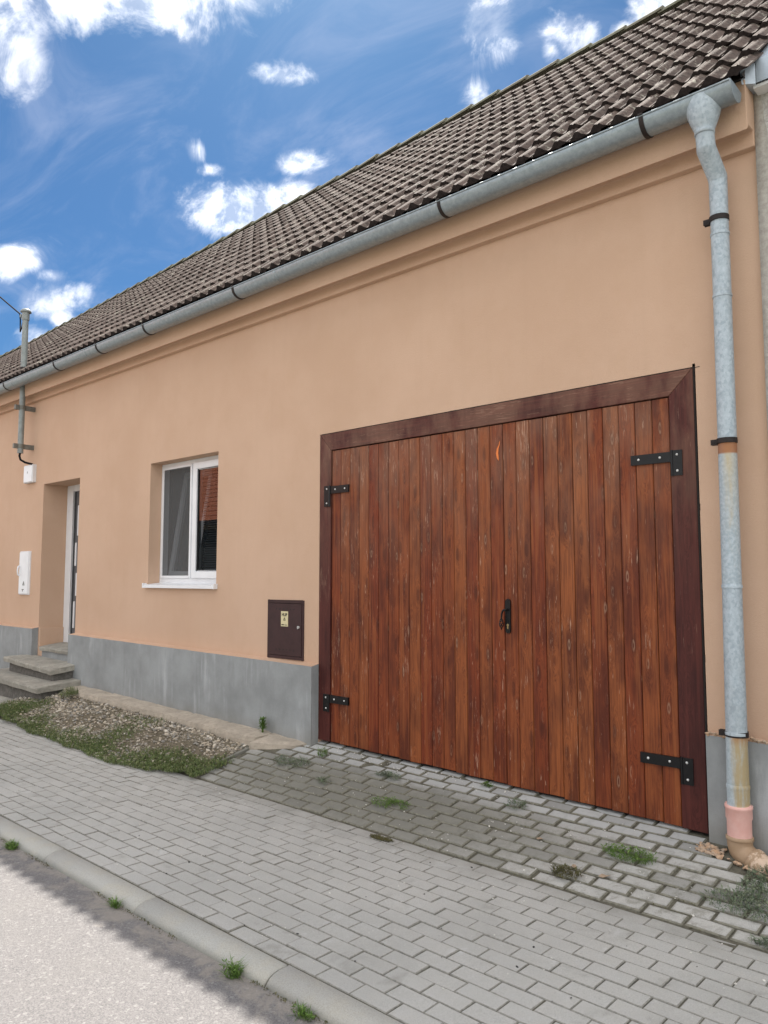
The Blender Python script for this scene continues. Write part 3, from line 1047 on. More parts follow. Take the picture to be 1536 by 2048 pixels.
# ---- roof
EY, EZ = -0.25, 4.60
SR = 3.84
def pitch(x_):
    return R(interp(x_, [(-18, 40.2), (-8.3, 43.1), (-4.6, 44.0), (-2, 44.1)]))
roof = empty('roof', (-8, 1, 5.5), parent=house)
TW, EXP, TL_ = 0.28, 0.298, 0.40
def tile_profile(f):
    a = (f * 2) % 1.0
    h = 0.5 - 0.5 * math.cos(2 * math.pi * a)
    return 0.041 * (h ** 1.25)
def tile_mesh(seed):
    rr = random.Random(seed)
    NS = 24
    mb = MB()
    front_up, back_dn, th = 0.033, 0.0, 0.008
    prof_x = [i / NS for i in range(NS + 1)]
    def hx(f):
        h = tile_profile(f)
        if f > 0.80:          # the side lap: the neighbour's lip on the second wave
            h += 0.007
        if 0.71 < f < 0.80:
            h -= 0.007
        return h
    ins = 0.0035
    chip = [rr.uniform(-.004, .004) for _ in prof_x]
    T = [(f * (TW - ins), chip[i], hx(f) + front_up) for i, f in enumerate(prof_x)]
    TM = [(f * (TW - ins), 0.02, hx(f) + front_up - 0.0005) for f in prof_x]
    Bk = [(f * (TW - ins), TL_, hx(f) + back_dn) for f in prof_x]
    Uf = [(p[0], p[1] + 0.002, p[2] - th - 0.045 * tile_profile(f) / 0.041) for p, f in zip(T, prof_x)]
    Ub = [(p[0], 0.30, p[2] - th - 0.02) for p in T]
    n = NS + 1
    fs = []
    for i in range(NS):
        fs.append((i, i + 1, n + i + 1, n + i))
        fs.append((n + i, n + i + 1, 2 * n + i + 1, 2 * n + i))
    mb.add(T + TM + Bk, fs, 0, True)
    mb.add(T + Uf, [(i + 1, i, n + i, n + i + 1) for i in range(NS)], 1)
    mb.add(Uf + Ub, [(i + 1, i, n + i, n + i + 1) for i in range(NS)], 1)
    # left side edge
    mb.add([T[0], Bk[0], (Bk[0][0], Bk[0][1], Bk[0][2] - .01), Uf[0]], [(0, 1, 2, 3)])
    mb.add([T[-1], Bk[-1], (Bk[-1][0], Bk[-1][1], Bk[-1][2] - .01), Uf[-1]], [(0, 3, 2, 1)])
    return mb
tmb = [tile_mesh(s) for s in range(6)]
tme = [m_.mesh('roof_tile', ['roof_tile', 'tile_edge_shade']) for m_ in tmb]
NROW = 13
cand = []
ncol = int((XR + 0.06 - (-20.6)) / TW)
for c in range(ncol):
    x0 = XR + 0.075 - (c + 1) * TW
    th = pitch(x0 + TW / 2)
    for r_ in range(NROW):
        s = -0.150 + r_ * EXP
        sag = 0.012 * mnoise.noise(Vector((x0 * .5, s * .6, 0)))
        loc = Vector((x0 + random.gauss(0, .0015), EY + s * math.cos(th) + .016 * math.sin(th), EZ + s * math.sin(th) + sag - .016 * math.cos(th)))
        u, v, dd = px(loc + Vector((TW / 2, 0.1, 0.1)))
        vis = -30 < u < 1560 and -30 < v < 2050
        cand.append((dd if vis else 1000 + dd, loc, th, (c * 7 + r_ * 3) % 6))
cand.sort(key=lambda a: a[0])
rest = MB()
for k, (dd, loc, th, var) in enumerate(cand):
    e = Euler((th + random.gauss(0, .008), random.gauss(0, .006), random.gauss(0, .004)))
    if k < 300:
        link('roof_tile', tme[var], roof, loc, e)
    else:
        M = Matrix.Translation(loc) @ e.to_matrix().to_4x4()
        b0 = len(rest.v)
        rest.v += [tuple(M @ Vector(p)) for p in tmb[var].v]
        rest.f += [tuple(i + b0 for i in f) for f in tmb[var].f]
        rest.mi += tmb[var].mi
        rest.sm += tmb[var].sm
ro = link('distant_roof_tile', rest.mesh('distant_roof_tile', ['roof_tile', 'tile_edge_shade']), roof)
ro['kind'] = 'stuff'
# boarding under the tiles and the rear slope
ub = MB()
for x0, x1 in zip([-21, -18, -14, -11, -8.3, -6, -4, -2], [-18, -14, -11, -8.3, -6, -4, -2, XR]):
    p = []
    for xx in (x0, x1):
        th = pitch(xx)
        a = (xx, EY + 0.02, EZ - 0.065)
        b = (xx, EY + SR * math.cos(th), EZ + SR * math.sin(th) - 0.065)
        c = (xx, 2 * b[1] - EY, EZ - 0.1)
        p.append((a, b, c))
    ub.add([p[0][0], p[1][0], p[1][1], p[0][1], p[1][2], p[0][2]], [(0, 1, 2, 3), (3, 2, 4, 5)])
thr = pitch(XR)
ub.add([(XR, EY + .02, EZ - .035), (XR, EY + SR * math.cos(thr), EZ + SR * math.sin(thr) - .035), (XR, 2 * SR * math.cos(thr) + EY, EZ - .1)], [(0, 1, 2)])
ub.build('underlay', 'timber_underlay', roof)
# ridge tiles
def ridge_mesh():
    mb = MB()
    NS = 10
    rings = []
    for (xx, rr, dz) in ((0.0, 0.098, 0.0), (0.385, 0.112, 0.012), (0.43, 0.116, 0.014)):
        rings.append([(xx, -rr * math.cos(math.pi * k / NS) * 1.0, rr * 0.72 * math.sin(math.pi * k / NS) + dz) for k in range(NS + 1)])
    n = NS + 1
    mb.add(rings[0] + rings[1] + rings[2], [(j * n + i, j * n + i + 1, (j + 1) * n + i + 1, (j + 1) * n + i) for j in range(2) for i in range(NS)], 0, True)
    inner = [(p[0], p[1] * .84, p[2] * .8 - .004) for p in rings[2]]
    mb.add(rings[2] + inner, [(i, i + 1, n + i + 1, n + i) for i in range(NS)])
    return mb.mesh('ridge_tile', 'ridge_tile')
rme = ridge_mesh()
xx = XR - 0.36
while xx > -21:
    th = pitch(xx)
    a = Vector((xx, EY + SR * math.cos(th), EZ + SR * math.sin(th)))
    th2 = pitch(xx + .39)
    b = Vector((xx + .39, EY + SR * math.cos(th2), EZ + SR * math.sin(th2)))
    dv = (b - a).normalized()
    e = Euler((random.gauss(0, .02), -math.asin(dv.z) + random.gauss(0, .006), math.atan2(dv.y, dv.x) + random.gauss(0, .006)))
    link('ridge_tile', rme, roof, a + Vector((0, 0, -0.018)), e)
    xx -= 0.39

# ---- gutter
GR, GYC, GZC = 0.088, -0.302, 4.462
gutter = empty('gutter', (-8, GYC, 4.4), parent=house)
def gut_ring(xx, r_, a0=180, a1=360, n_=18):
    return [(xx, GYC + r_ * math.cos(R(lerp(a0, a1, k / n_))), GZC + r_ * math.sin(R(lerp(a0, a1, k / n_)))) for k in range(n_ + 1)]
gm = MB()
GXR, GXL = -1.338, -20.8
NSEG = 40
ringsO, ringsI = [], []
for i in range(NSEG + 1):
    xx = lerp(GXL, GXR, i / NSEG)
    dz = 0.004 * mnoise.noise(Vector((xx * .8, 0, 0)))
    ringsO.append([(a, b, c + dz) for a, b, c in gut_ring(xx, GR)])
    ringsI.append([(a, b, c + dz) for a, b, c in gut_ring(xx, GR - 0.004)])
n = 19
for rings in (ringsO, ringsI):
    gm.add([p for r_ in rings for p in r_], [(i * n + k, i * n + k + 1, (i + 1) * n + k + 1, (i + 1) * n + k) for i in range(NSEG) for k in range(n - 1)], 0, True)
gm.tube([(p[0][0], p[0][1] - .001, p[0][2] + .002) for p in ringsO], 0.0065, 8)
gm.tube([(p[-1][0], p[-1][1], p[-1][2]) for p in ringsO], 0.004, 6)
gm.build('channel', 'gutter_zinc', gutter)
ec = MB()
ring = gut_ring(GXR, GR + 0.006)
ec.add([(GXR, GYC, GZC + .006)] + [(a, b, c + .004) for a, b, c in ring] + [(GXR + .006, GYC, GZC + .006)] + [(GXR + .006, b, c + .004) for a, b, c in ring],
       [(0, k + 1, k + 2) for k in range(18)] + [(20, 22 + k, 21 + k) for k in range(18)] + [(k + 1, 21 + k, 22 + k, k + 2) for k in range(18)])
ec.build('end_cap', 'gutter_zinc', gutter)
for xx in (-1.86, -3.43, -5.97, -7.62, -8.70, -9.84, -11.45, -12.6, -13.7, -14.8):
    br = MB()
    r0, r1 = gut_ring(xx - .014, GR + .005, 172, 360), gut_ring(xx + .014, GR + .005, 172, 360)
    r2, r3 = gut_ring(xx - .014, GR + .001, 172, 360), gut_ring(xx + .014, GR + .001, 172, 360)
    br.add(r0 + r1 + r2 + r3, [(k, k + 1, n + k + 1, n + k) for k in range(18)] + [(k, 2 * n + k, 2 * n + k + 1, k + 1) for k in range(18)] + [(n + k, n + k + 1, 3 * n + k + 1, 3 * n + k) for k in range(18)])
    br.box(xx - .014, xx + .014, GYC - GR - .014, GYC - GR + .012, GZC + .004, GZC + .016)
    br.build('bracket', 'brown_bracket', gutter)
for xx in (-5.35, -7.0, -9.0, -11.2, -13.2):
    sj = MB()
    r0, r1 = gut_ring(xx - .012, GR + .0022, 178, 360), gut_ring(xx + .012, GR + .0022, 178, 360)
    sj.add(r0 + r1 + gut_ring(xx - .013, GR) + gut_ring(xx + .013, GR), [(k, k + 1, n + k + 1, n + k) for k in range(18)] + [(k, 2 * n + k, 2 * n + k + 1, k + 1) for k in range(18)] + [(n + k, n + k + 1, 3 * n + k + 1, 3 * n + k) for k in range(18)], 0, True)
    sj.build('seam', 'gutter_zinc', gutter)

# ---- downpipe
dp = empty('downpipe', (-1.52, -0.11, 0.2), parent=house)
fx = -1.515
fn = MB()
rings = []
for (zz, ax, ay, cy) in ((4.462, .112, .0915, GYC), (4.41, .105, .0925, GYC), (4.375, .094, .090, GYC), (4.33, .080, .078, GYC), (4.285, .063, .063, GYC), (4.268, .0545, .0545, GYC), (4.262, .0565, .0565, GYC), (4.245, .0565, .0565, GYC), (4.243, .053, .053, GYC)):
    rings.append([(fx + ax * math.cos(2 * math.pi * k / 24), cy + ay * math.sin(2 * math.pi * k / 24), zz) for k in range(24)])
fn.add([p for r_ in rings for p in r_], [(j * 24 + k, j * 24 + (k + 1) % 24, (j + 1) * 24 + (k + 1) % 24, (j + 1) * 24 + k) for j in range(len(rings) - 1) for k in range(24)], 0, True)
fn.build('outlet_funnel', 'zinc', dp)
PY = -0.105
sw = MB()
sw.tube([(fx, GYC, 4.27), (fx, GYC + .016, 4.165)], .0525, 24)
sw.tube([(fx, GYC + .014, 4.178), (fx, GYC + .020, 4.160), (fx, PY - .006, 4.062), (fx, PY, 4.040)], [.0535, .0545, .0545, .0535], 24)
sw.tube([(fx, PY, 4.056), (fx, PY, 3.90)], .0520, 24)
sw.build('swan_neck', 'zinc', dp)
def pipe(z1, z0, r1, r0, mat, y1=PY, y0=PY, x1=-1.515, x0=-1.515):
    mb = MB()
    mb.tube([(x1, y1, z1), (lerp(x1, x0, .5), lerp(y1, y0, .5), lerp(z1, z0, .5)), (x0, y0, z0)], [r1, (r1 + r0) / 2, r0], 28)
    mb.tube([(x0, y0, z0 + .02), (x0, y0, z0 + .012), (x0, y0, z0 - .002)], [r0, r0 + .0035, r0 + .0035], 28, caps=True)
    return mb.build('pipe_section', mat, dp)
pipe(3.93, 3.70, .0515, .0515, 'zinc')
pipe(3.705, 3.32, .0515, .0515, 'zinc')
pipe(3.325, 2.442, .0515, .0525, 'zinc', x0=-1.518)
pipe(2.47, 1.60, .0515, .0535, 'rust_run_zinc', PY, PY - .003, -1.518, -1.522)
pipe(1.605, 0.772, .0535, .0575, 'zinc', PY - .003, PY - .008, -1.522, -1.526)
pipe(0.775, 0.48, .0575, .0595, 'rust_stained_zinc', PY - .008, PY - .012, -1.526, -1.527)
pipe(0.485, 0.37, .0605, .0605, 'rust_stained_zinc', PY - .012, PY - .013, -1.527, -1.527)
for (zz, rr, xx) in ((3.80, .0525, -1.515), (2.455, .0530, -1.518), (0.775, .0585, -1.526)):
    cl_ = MB()
    cl_.tube([(xx, PY - .004, zz - .015), (xx, PY - .004, zz + .015)], rr + .004, 28)
    cl_.box(xx - rr - .036, xx - rr + .004, PY - .020, PY - .010, zz - .018, zz + .014)
    cl_.box(xx - rr - .036, xx - rr + .004, PY + .002, PY + .012, zz - .018, zz + .014)
    cl_.tube([(xx - rr - .02, PY - .026, zz - .002), (xx - rr - .02, PY + .014, zz - .002)], .006, 8)
    cl_.tube([(xx, PY + .03, zz), (xx, 0.02, zz)], .007, 8)
    cl_.build('pipe_clamp', 'brown_bracket', dp)
pk = MB()
bx, by = -1.527, PY - .015
pk.tube([(bx, by, .385), (bx, by, .392), (bx, by, .384), (bx, by, .370), (bx, by, .366), (bx, by, .318), (bx, by, .306), (bx, by, .19)],
        [.064, .070, .074, .074, .0705, .0705, .0655, .0645], 28)
pk.build('pink_socket', 'pink_pvc', dp)
el = MB()
el.tube([(bx, by, .218), (bx, by, .212), (bx, by, .198), (bx, by, .194)], [.069, .0735, .0735, .0685], 28)
el.tube([(bx, by, .196), (bx, by, .170), (bx + .008, by - .003, .142), (bx + .030, by - .012, .120), (bx + .062, by - .024, .106), (bx + .090, by - .034, .098)],
        [.0675, .0672, .067, .067, .067, .067], 28)
el.build('elbow', 'beige_pvc', dp)
e2 = MB()
d1 = Vector((.90, -.33, -.30)).normalized()
p0 = Vector((bx + .072, by - .028, .104))
e2.tube([p0, p0 + d1 * .006, p0 + d1 * .026, p0 + d1 * .032], [.068, .0765, .0765, .071], 28)
e2.tube([p0 + d1 * .03, p0 + d1 * .30], [.071, .071], 28)
e2.build('drain_socket', 'beige_pvc', dp)

# ---- gate
gate = empty('gate', (-3.43, 0.02, 0.18), parent=house)
IX0, IX1, IZ1 = -4.982, -1.897, 2.802
gb = lambda x_: lerp(.232, .150, (x_ - GX0) / (GX1 - GX0))
fy0, fy1 = -0.004, 0.085
f1 = MB(); f1.prism([(GX0 + .006, gb(GX0)), (IX0, gb(IX0)), (IX0, IZ1), (GX0 + .006, GZ1 - .004)], fy0, fy1)
f1.build('frame_post', 'dark_wood_upright', gate, bevel=.003, origin=(-5.05, 0, 1.5))
f2 = MB(); f2.prism([(IX1, gb(IX1)), (GX1 - .016, gb(GX1)), (GX1 - .016, GZ1 - .006), (IX1, IZ1 + .001)], fy0, fy1)
f2.build('frame_post', 'dark_wood_upright', gate, bevel=.003, origin=(-1.81, 0, 1.5))
f3 = MB(); f3.prism([(IX0 + .0015, IZ1), (IX1 - .0015, IZ1), (GX1 - .018, GZ1 - .006), (GX0 + .008, GZ1 - .006)], fy0 + .001, fy1)
f3.build('frame_lintel', 'dark_wood_lintel', gate, bevel=.003, origin=(-3.4, 0, 2.88))
bk = MB(); bk.box(GX0 + .01, GX1 - .006, .05, .07, .05, GZ1 - .01)
bk.build('backing', 'dark_gap', gate)
# ragged gap between frame and render
NB = 27
bw = (IX1 - IX0 - .010) / NB
for i in range(NB):
    x0 = IX0 + .005 + i * bw
    gap = 0.0012 if i != 16 else 0.003
    a, b_ = x0 + gap, x0 + bw - .0012
    yf = 0.008 + random.uniform(-.0012, .0016)
    ch = .0035
    zt = IZ1 - .007 - random.uniform(0, .003)
    z0l, z0r = gb(a) + random.uniform(-.006, .004) + .004, gb(b_) + random.uniform(-.006, .004) + .004
    z0l = z0r = (z0l + z0r) / 2
    mb = MB()
    sec = [(a, .036), (a, yf + ch * 1.6), (a + ch, yf), (b_ - ch, yf), (b_, yf + ch * 1.6), (b_, .036)]
    vs = [(p, q, z0l) for p, q in sec] + [(p, q, zt) for p, q in sec]
    mb.add(vs, [(k, k + 1, 7 + k, 6 + k) for k in range(5)] + [(5, 4, 3, 2, 1, 0), (6, 7, 8, 9, 10, 11)])
    mb.build('board', 'board_wood', gate, origin=((a + b_) / 2, 0.0, 1.5))
def hinge(xl, xr, ax0, ax1, z_top, leaf_h, arm_h, drop):
    """leaf on the frame (xl..xr), arm on the boards (ax0..ax1)"""
    mb = MB()
    yl = fy0 - .0065
    mb.box(xl, xr, yl, fy0 + .002, z_top - leaf_h, z_top)
    ya = 0.0
    mb.box(min(ax0, ax1), max(ax0, ax1), -.0075, .010, z_top - arm_h - drop, z_top - drop)
    kx = xr if xr < -3.4 else xl
    mb.tube([(kx, -.009, z_top + .002), (kx, -.009, z_top - leaf_h)], .0085, 10)
    for zz in (z_top - .028, z_top - leaf_h + .030):
        mb.dome(((xl + xr) / 2 + random.uniform(-.003, .003), yl, zz), .0085, .006, mi=1)
    L_ = ax1 - ax0
    for f_ in (.27, .80):
        mb.dome((ax0 + L_ * f_, -.0075, z_top - drop - arm_h * .48), .0085, .006, mi=1)
    o = mb.build('hinge', ['black_iron', 'screw_steel'], gate)
hinge(-5.062, -4.990, -4.984, -4.755, 2.480, .188, .066, .006)
hinge(-5.058, -4.988, -4.984, -4.750, .634, .150, .066, .004)
hinge(-1.888, -1.822, -1.893, -2.158, 2.452, .160, .064, .006)
hinge(-1.886, -1.817, -1.891, -2.148, .572, .158, .064, .006)
hd = MB()
pts = []
for k in range(9):
    a = math.pi * k / 8
    pts.append((-3.1215 + .0215 * math.cos(a), 1.482 + .0215 * math.sin(a)))
for k in range(9):
    a = math.pi + math.pi * k / 8
    pts.append((-3.1215 + .0215 * math.cos(a), 1.277 + .0215 * math.sin(a)))
hd.prism(pts, -.004, .010)
hd.tube([(-3.1215, -.002, 1.425), (-3.1215, -.030, 1.425), (-3.132, -.036, 1.424), (-3.143, -.036, 1.418), (-3.152, -.036, 1.395), (-3.155, -.036, 1.362)], [.009, .008, .008, .0075, .007, .006], 10)
for s in range(4):      # twisted basket grip
    ph = s * math.pi / 2
    path = []
    for k in range(11):
        f_ = k / 10
        rr = .013 * math.sin(math.pi * f_) + .003
        path.append((-3.155 + rr * math.cos(ph + f_ * 3.4), -.036 + rr * math.sin(ph + f_ * 3.4), lerp(1.362, 1.292, f_)))
    hd.tube(path, .0035, 6)
hd.tube([(-3.155, -.036, 1.296), (-3.155, -.036, 1.280)], [.006, .002], 8)
hd.tube([(-3.1215, -.003, 1.315), (-3.1215, -.006, 1.315)], .0095, 12, mi=1)
hd.box(-3.127, -3.116, -.0058, -.003, 1.288, 1.315, mi=1)
for zz in (1.486, 1.272):
    hd.dome((-3.1215, -.004, zz), .005, .003, mi=0)
hd.build('handle', ['black_iron', 'brass'], gate)
om = MB()
path = [(-3.178, 2.668), (-3.183, 2.64), (-3.196, 2.615), (-3.202, 2.58), (-3.196, 2.545), (-3.190, 2.525)]
wd = [.002, .004, .008, .010, .009, .002]
for i in range(len(path) - 1):
    (xa, za), (xb, zb), wa, wb = path[i], path[i + 1], wd[i], wd[i + 1]
    om.add([(xa - wa, .0055, za), (xa + wa, .0055, za), (xb + wb, .0055, zb), (xb - wb, .0055, zb)], [(0, 1, 2, 3)])
om.build('paint_mark', 'orange_paint', gate)
rg = MB()
for i in range(70):     # ragged dark joint filler round the frame
    zz = lerp(.2, 2.94, i / 69)
    wv = .004 + .010 * abs(mnoise.noise(Vector((zz * 5, 3, 0)))) + .006 * (mnoise.noise(Vector((zz * 23, 1, 0))) > .15)
    rg.box(GX1 - .017, GX1 - .015 + wv + .004, .0, .02, zz, zz + .041)
for i in range(60):
    xx = lerp(GX0 + .02, GX1 - .03, i / 59)
    wv = .002 + .009 * abs(mnoise.noise(Vector((xx * 4, 9, 0))))
    rg.box(xx, xx + .058, -.0015, .02, GZ1 - .008, GZ1 - .006 + wv)
rg.build('joint_filler', 'dark_gap', gate)

# ---- window
win = empty('window', ((WX0 + WX1) / 2, .12, WZ0), parent=house)
def frame_ring(mb, x0, x1, z0, z1, wx, wz, y0, y1, mi=0, M=None):
    mb.box(x0, x0 + wx, y0, y1, z0, z1, mi, M)
    mb.box(x1 - wx, x1, y0, y1, z0, z1, mi, M)
    mb.box(x0 + wx, x1 - wx, y0, y1, z0, z0 + wz, mi, M)
    mb.box(x0 + wx, x1 - wx, y0, y1, z1 - wz, z1, mi, M)
wf = MB()
frame_ring(wf, WX0, WX1, WZ0 + .03, WZ1, .055, .065, .150, .22)
xm = (WX0 + WX1) / 2
wf.box(xm - .035, xm + .035, .150, .22, WZ0 + .095, WZ1 - .065)
wf.build('frame', 'white_plastic', win, bevel=.004)
# left light: insect screen in front of a tilted sash
sc = MB()
frame_ring(sc, WX0 + .045, xm - .028, WZ0 + .085, WZ1 - .045, .028, .028, .138, .150)
sc.build('screen_frame', 'white_plastic', win, bevel=.002)
sm_ = MB()
sm_.add([(WX0 + .07, .144, WZ0 + .11), (xm - .05, .144, WZ0 + .11), (xm - .05, .144, WZ1 - .07), (WX0 + .07, .144, WZ1 - .07)], [(0, 1, 2, 3)])
sm_.build('insect_screen', 'insect_screen', win)
Mt = Matrix.Translation((0, .225, WZ0 + .10)) @ Matrix.Rotation(R(-9), 4, 'X')
sa = MB()
frame_ring(sa, WX0 + .05, xm - .03, 0.0, WZ1 - WZ0 - .16, .065, .065, 0.0, .06, 0, Mt)
sa.build('tilted_sash', 'white_plastic', win, bevel=.004)
sg = MB()
sg.add([Mt @ Vector(p) for p in ((WX0 + .11, .03, .06), (xm - .09, .03, .06), (xm - .09, .03, WZ1 - WZ0 - .22), (WX0 + .11, .03, WZ1 - WZ0 - .22))], [(0, 1, 2, 3)])
sg.build('pane', 'glass', win)
sb = MB()
frame_ring(sb, xm + .012, WX1 - .04, WZ0 + .085, WZ1 - .045, .075, .075, .128, .20)
frame_ring(sb, xm + .087, WX1 - .115, WZ0 + .16, WZ1 - .12, .012, .012, .140, .155, 1)
sb.build('sash', ['white_plastic', 'grey_seal'], win, bevel=.003)
pg = MB()
pg.add([(xm + .09, .150, WZ0 + .165), (WX1 - .12, .150, WZ0 + .165), (WX1 - .12, .150, WZ1 - .125), (xm + .09, .150, WZ1 - .125)], [(0, 1, 2, 3)])
pg.build('pane', 'glass', win)
bl = MB()
zz = WZ0 + .13
while zz < WZ1 - .1:
    bl.add([(xm + .06, .235, zz), (WX1 - .06, .235, zz), (WX1 - .06, .255, zz + .016), (xm + .06, .255, zz + .016)], [(0, 1, 2, 3)])
    zz += .026
bl.build('venetian_blind', 'blind', win)
sl = MB()
sx0, sx1 = WX0 - .035, WX1 + .012
sl.add([(sx0, .15, WZ0 + .034), (sx1, .15, WZ0 + .034), (sx1, -.045, WZ0 + .010), (sx0, -.045, WZ0 + .010),
        (sx0, -.046, WZ0 - .025), (sx1, -.046, WZ0 - .025), (sx0, .15, WZ0 - .01), (sx1, .15, WZ0 - .01)],
       [(0, 1, 2, 3), (3, 2, 5, 4), (4, 5, 7, 6)])
for e in (sx0, sx1):
    sl.box(e - .006, e + .012, -.050, .02, WZ0 - .027, WZ0 + .042 - .015)
sl.build('sill', 'white_plastic', win)
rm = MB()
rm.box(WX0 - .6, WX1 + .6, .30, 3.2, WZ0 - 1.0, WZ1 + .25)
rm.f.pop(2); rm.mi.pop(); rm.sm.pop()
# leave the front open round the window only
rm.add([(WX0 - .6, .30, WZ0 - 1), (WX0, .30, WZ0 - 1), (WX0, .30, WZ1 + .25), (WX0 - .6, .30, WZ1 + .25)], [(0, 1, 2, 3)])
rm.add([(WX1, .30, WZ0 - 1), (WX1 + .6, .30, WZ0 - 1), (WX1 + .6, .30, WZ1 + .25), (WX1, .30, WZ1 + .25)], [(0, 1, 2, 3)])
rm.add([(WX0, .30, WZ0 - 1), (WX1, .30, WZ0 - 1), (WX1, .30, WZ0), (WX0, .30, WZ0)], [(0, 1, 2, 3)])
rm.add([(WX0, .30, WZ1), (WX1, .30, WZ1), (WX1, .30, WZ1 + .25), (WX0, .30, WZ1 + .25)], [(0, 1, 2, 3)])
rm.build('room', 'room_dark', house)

# ---- door
door = empty('door', ((DX0 + DX1) / 2, .33, DZ0), parent=house)
df = MB()
frame_ring(df, DX0, DX1, DZ0 + .035, DZ1, .185, .09, .345, .42)
df.build('frame', 'white_plastic', door, bevel=.004)
dl = MB()
dl.box(DX0 + .10, DX1 - .10, .375, .415, DZ0 + .125, DZ1 - .09)
dl.build('leaf', 'door_grey', door)
gp = MB()
for k, (za, zb) in enumerate(((.25, .62), (.70, 1.02), (1.12, 1.45), (1.55, 1.98))):
    gp.box(DX0 + .245 + .05 * (k % 2), DX0 + .285 + .05 * (k % 2), .366, .376, DZ0 + za, DZ0 + zb)
gp.build('glazing_bar', 'white_plastic', door)
dg = MB()
dg.box(DX0 + .190, DX0 + .225, .364, .376, DZ0 + .14, DZ1 - .10)
dg.build('seal', 'grey_seal', door)

# ------------------------------------------------------------------ things hung on the wall
gc = empty('gas_cabinet', ((CX0 + CX1) / 2, 0.0, CZ0),
           'brown metal gas cabinet with a HUP sticker, low on the wall beside the gate', 'gas cabinet')
m_ = MB()
frame_ring(m_, CX0, CX1, CZ0, CZ1, .022, .03, -.010, .03)
m_.box(CX0 + .01, CX1 - .01, .012, .09, CZ0 + .01, CZ1 - .01)
m_.build('case', 'cabinet_brown', gc, bevel=.002)
cdr = MB()
cdr.box(CX0 + .025, CX1 - .025, -.013, .011, CZ0 + .033, CZ1 - .033)
for zz in (CZ1 - .085, CZ0 + .085):
    for k in range(6):
        cxx = CX0 + .135 + k * .05
        cdr.tube([(cxx, -.0145, zz), (cxx, -.010, zz)], .0068, 10, mi=1)
cdo = cdr.build('door', ['cabinet_brown', 'ink'], gc, bevel=0)
sk_ = MB()
sk_.box(CX0 + .205, CX0 + .305, -.0150, -.0128, CZ1 - .245, CZ1 - .105)
# small flame triangle and foot lines on the sticker
cx, cz = CX0 + .255, CZ1 - .180
for k in range(3):
    a0, a1 = math.pi / 2 + k * 2 * math.pi / 3, math.pi / 2 + (k + 1) * 2 * math.pi / 3
    pa, pb = Vector((cx + .018 * math.cos(a0), -.0156, cz + .018 * math.sin(a0))), Vector((cx + .018 * math.cos(a1), -.0156, cz + .018 * math.sin(a1)))
    sk_.tube([pa, pb], .0022, 5, mi=1)
sk_.box(cx - .001, cx + .002, -.0158, -.0150, cz - .006, cz + .006, mi=1)
sk_.box(CX0 + .213, CX0 + .250, -.0158, -.0150, CZ1 - .235, CZ1 - .226, mi=1)
sk_.box(CX0 + .258, CX0 + .297, -.0158, -.0150, CZ1 - .235, CZ1 - .229, mi=1)
sko = sk_.build('sticker', ['sticker_cream', 'ink'], cdo)
tc = bpy.data.curves.new('lettering', 'FONT')
tc.body = 'HUP'
tc.size = 0.040
tc.align_x = 'CENTER'
tc.extrude = 0.0004
tc.offset = 0.0012
to = bpy.data.objects.new('lettering_source', tc)
COL.objects.link(to)
bpy.context.view_layer.update()
tme_ = bpy.data.meshes.new_from_object(to.evaluated_get(bpy.context.evaluated_depsgraph_get()))
bpy.data.objects.remove(to)
tme_.materials.clear()
tme_.materials.append(MATS['ink'])
lo = link('lettering', tme_, None, (CX0 + .255, -.0156, CZ1 - .150), Euler((R(90), 0, 0)))
adopt(lo, cdo)
lk = MB()
lk.tube([(CX1 - .062, -.011, CZ0 + .30), (CX1 - .062, -.024, CZ0 + .30)], [.013, .011], 14)
lk.box(CX1 - .066, CX1 - .058, -.030, -.022, CZ0 + .286, CZ0 + .314)
lk.build('lock', 'screw_steel', gc)

mbx = empty('meter_box', (-11.36, -.01, 1.41), 'tall white electricity meter box with a handle, left of the entrance door', 'meter box')
m_ = MB()
m_.box(-11.535, -11.195, -.020, .02, 1.408, 2.036)
m_.build('case', 'box_white', mbx, bevel=.006)
m_ = MB()
m_.box(-11.515, -11.215, -.032, -.0185, 1.425, 2.018)
for k in range(3):
    a0, a1 = math.pi / 2 + k * 2 * math.pi / 3, math.pi / 2 + (k + 1) * 2 * math.pi / 3
    c0 = Vector((-11.345, -.033, 1.565))
    m_.tube([c0 + Vector((.036 * math.cos(a0), 0, .036 * math.sin(a0))), c0 + Vector((.036 * math.cos(a1), 0, .036 * math.sin(a1)))], .0035, 5, mi=1)
m_.box(-11.350, -11.340, -.034, -.0315, 1.552, 1.578, mi=1)
m_.box(-11.40, -11.33, -.0335, -.0315, 1.478, 1.490, mi=1)
m_.box(-11.385, -11.365, -.0335, -.0315, 1.455, 1.478, mi=1)
m_.build('door', ['white_plastic', 'bracket_galv'], mbx, bevel=0)
m_ = MB()
m_.tube([(-11.50, -.030, 1.83), (-11.50, -.055, 1.81), (-11.50, -.062, 1.76), (-11.50, -.055, 1.70), (-11.50, -.030, 1.68)], [.010, .011, .011, .011, .010], 10)
m_.build('handle', 'white_plastic', mbx)

jb = empty('junction_box', (-11.28, -.02, 3.03), 'small white junction box under the cable loop of the service mast', 'junction box')
m_ = MB()
m_.box(-11.43, -11.135, -.055, .01, 3.025, 3.285)
m_.build('case', 'box_white', jb, bevel=.006)
m_ = MB()
m_.box(-11.415, -11.15, -.062, -.0535, 3.04, 3.27)
m_.box(-11.300, -11.285, -.0635, -.061, 3.16, 3.19, mi=1)
m_.build('cover', ['white_plastic', 'bracket_galv'], jb, bevel=0)

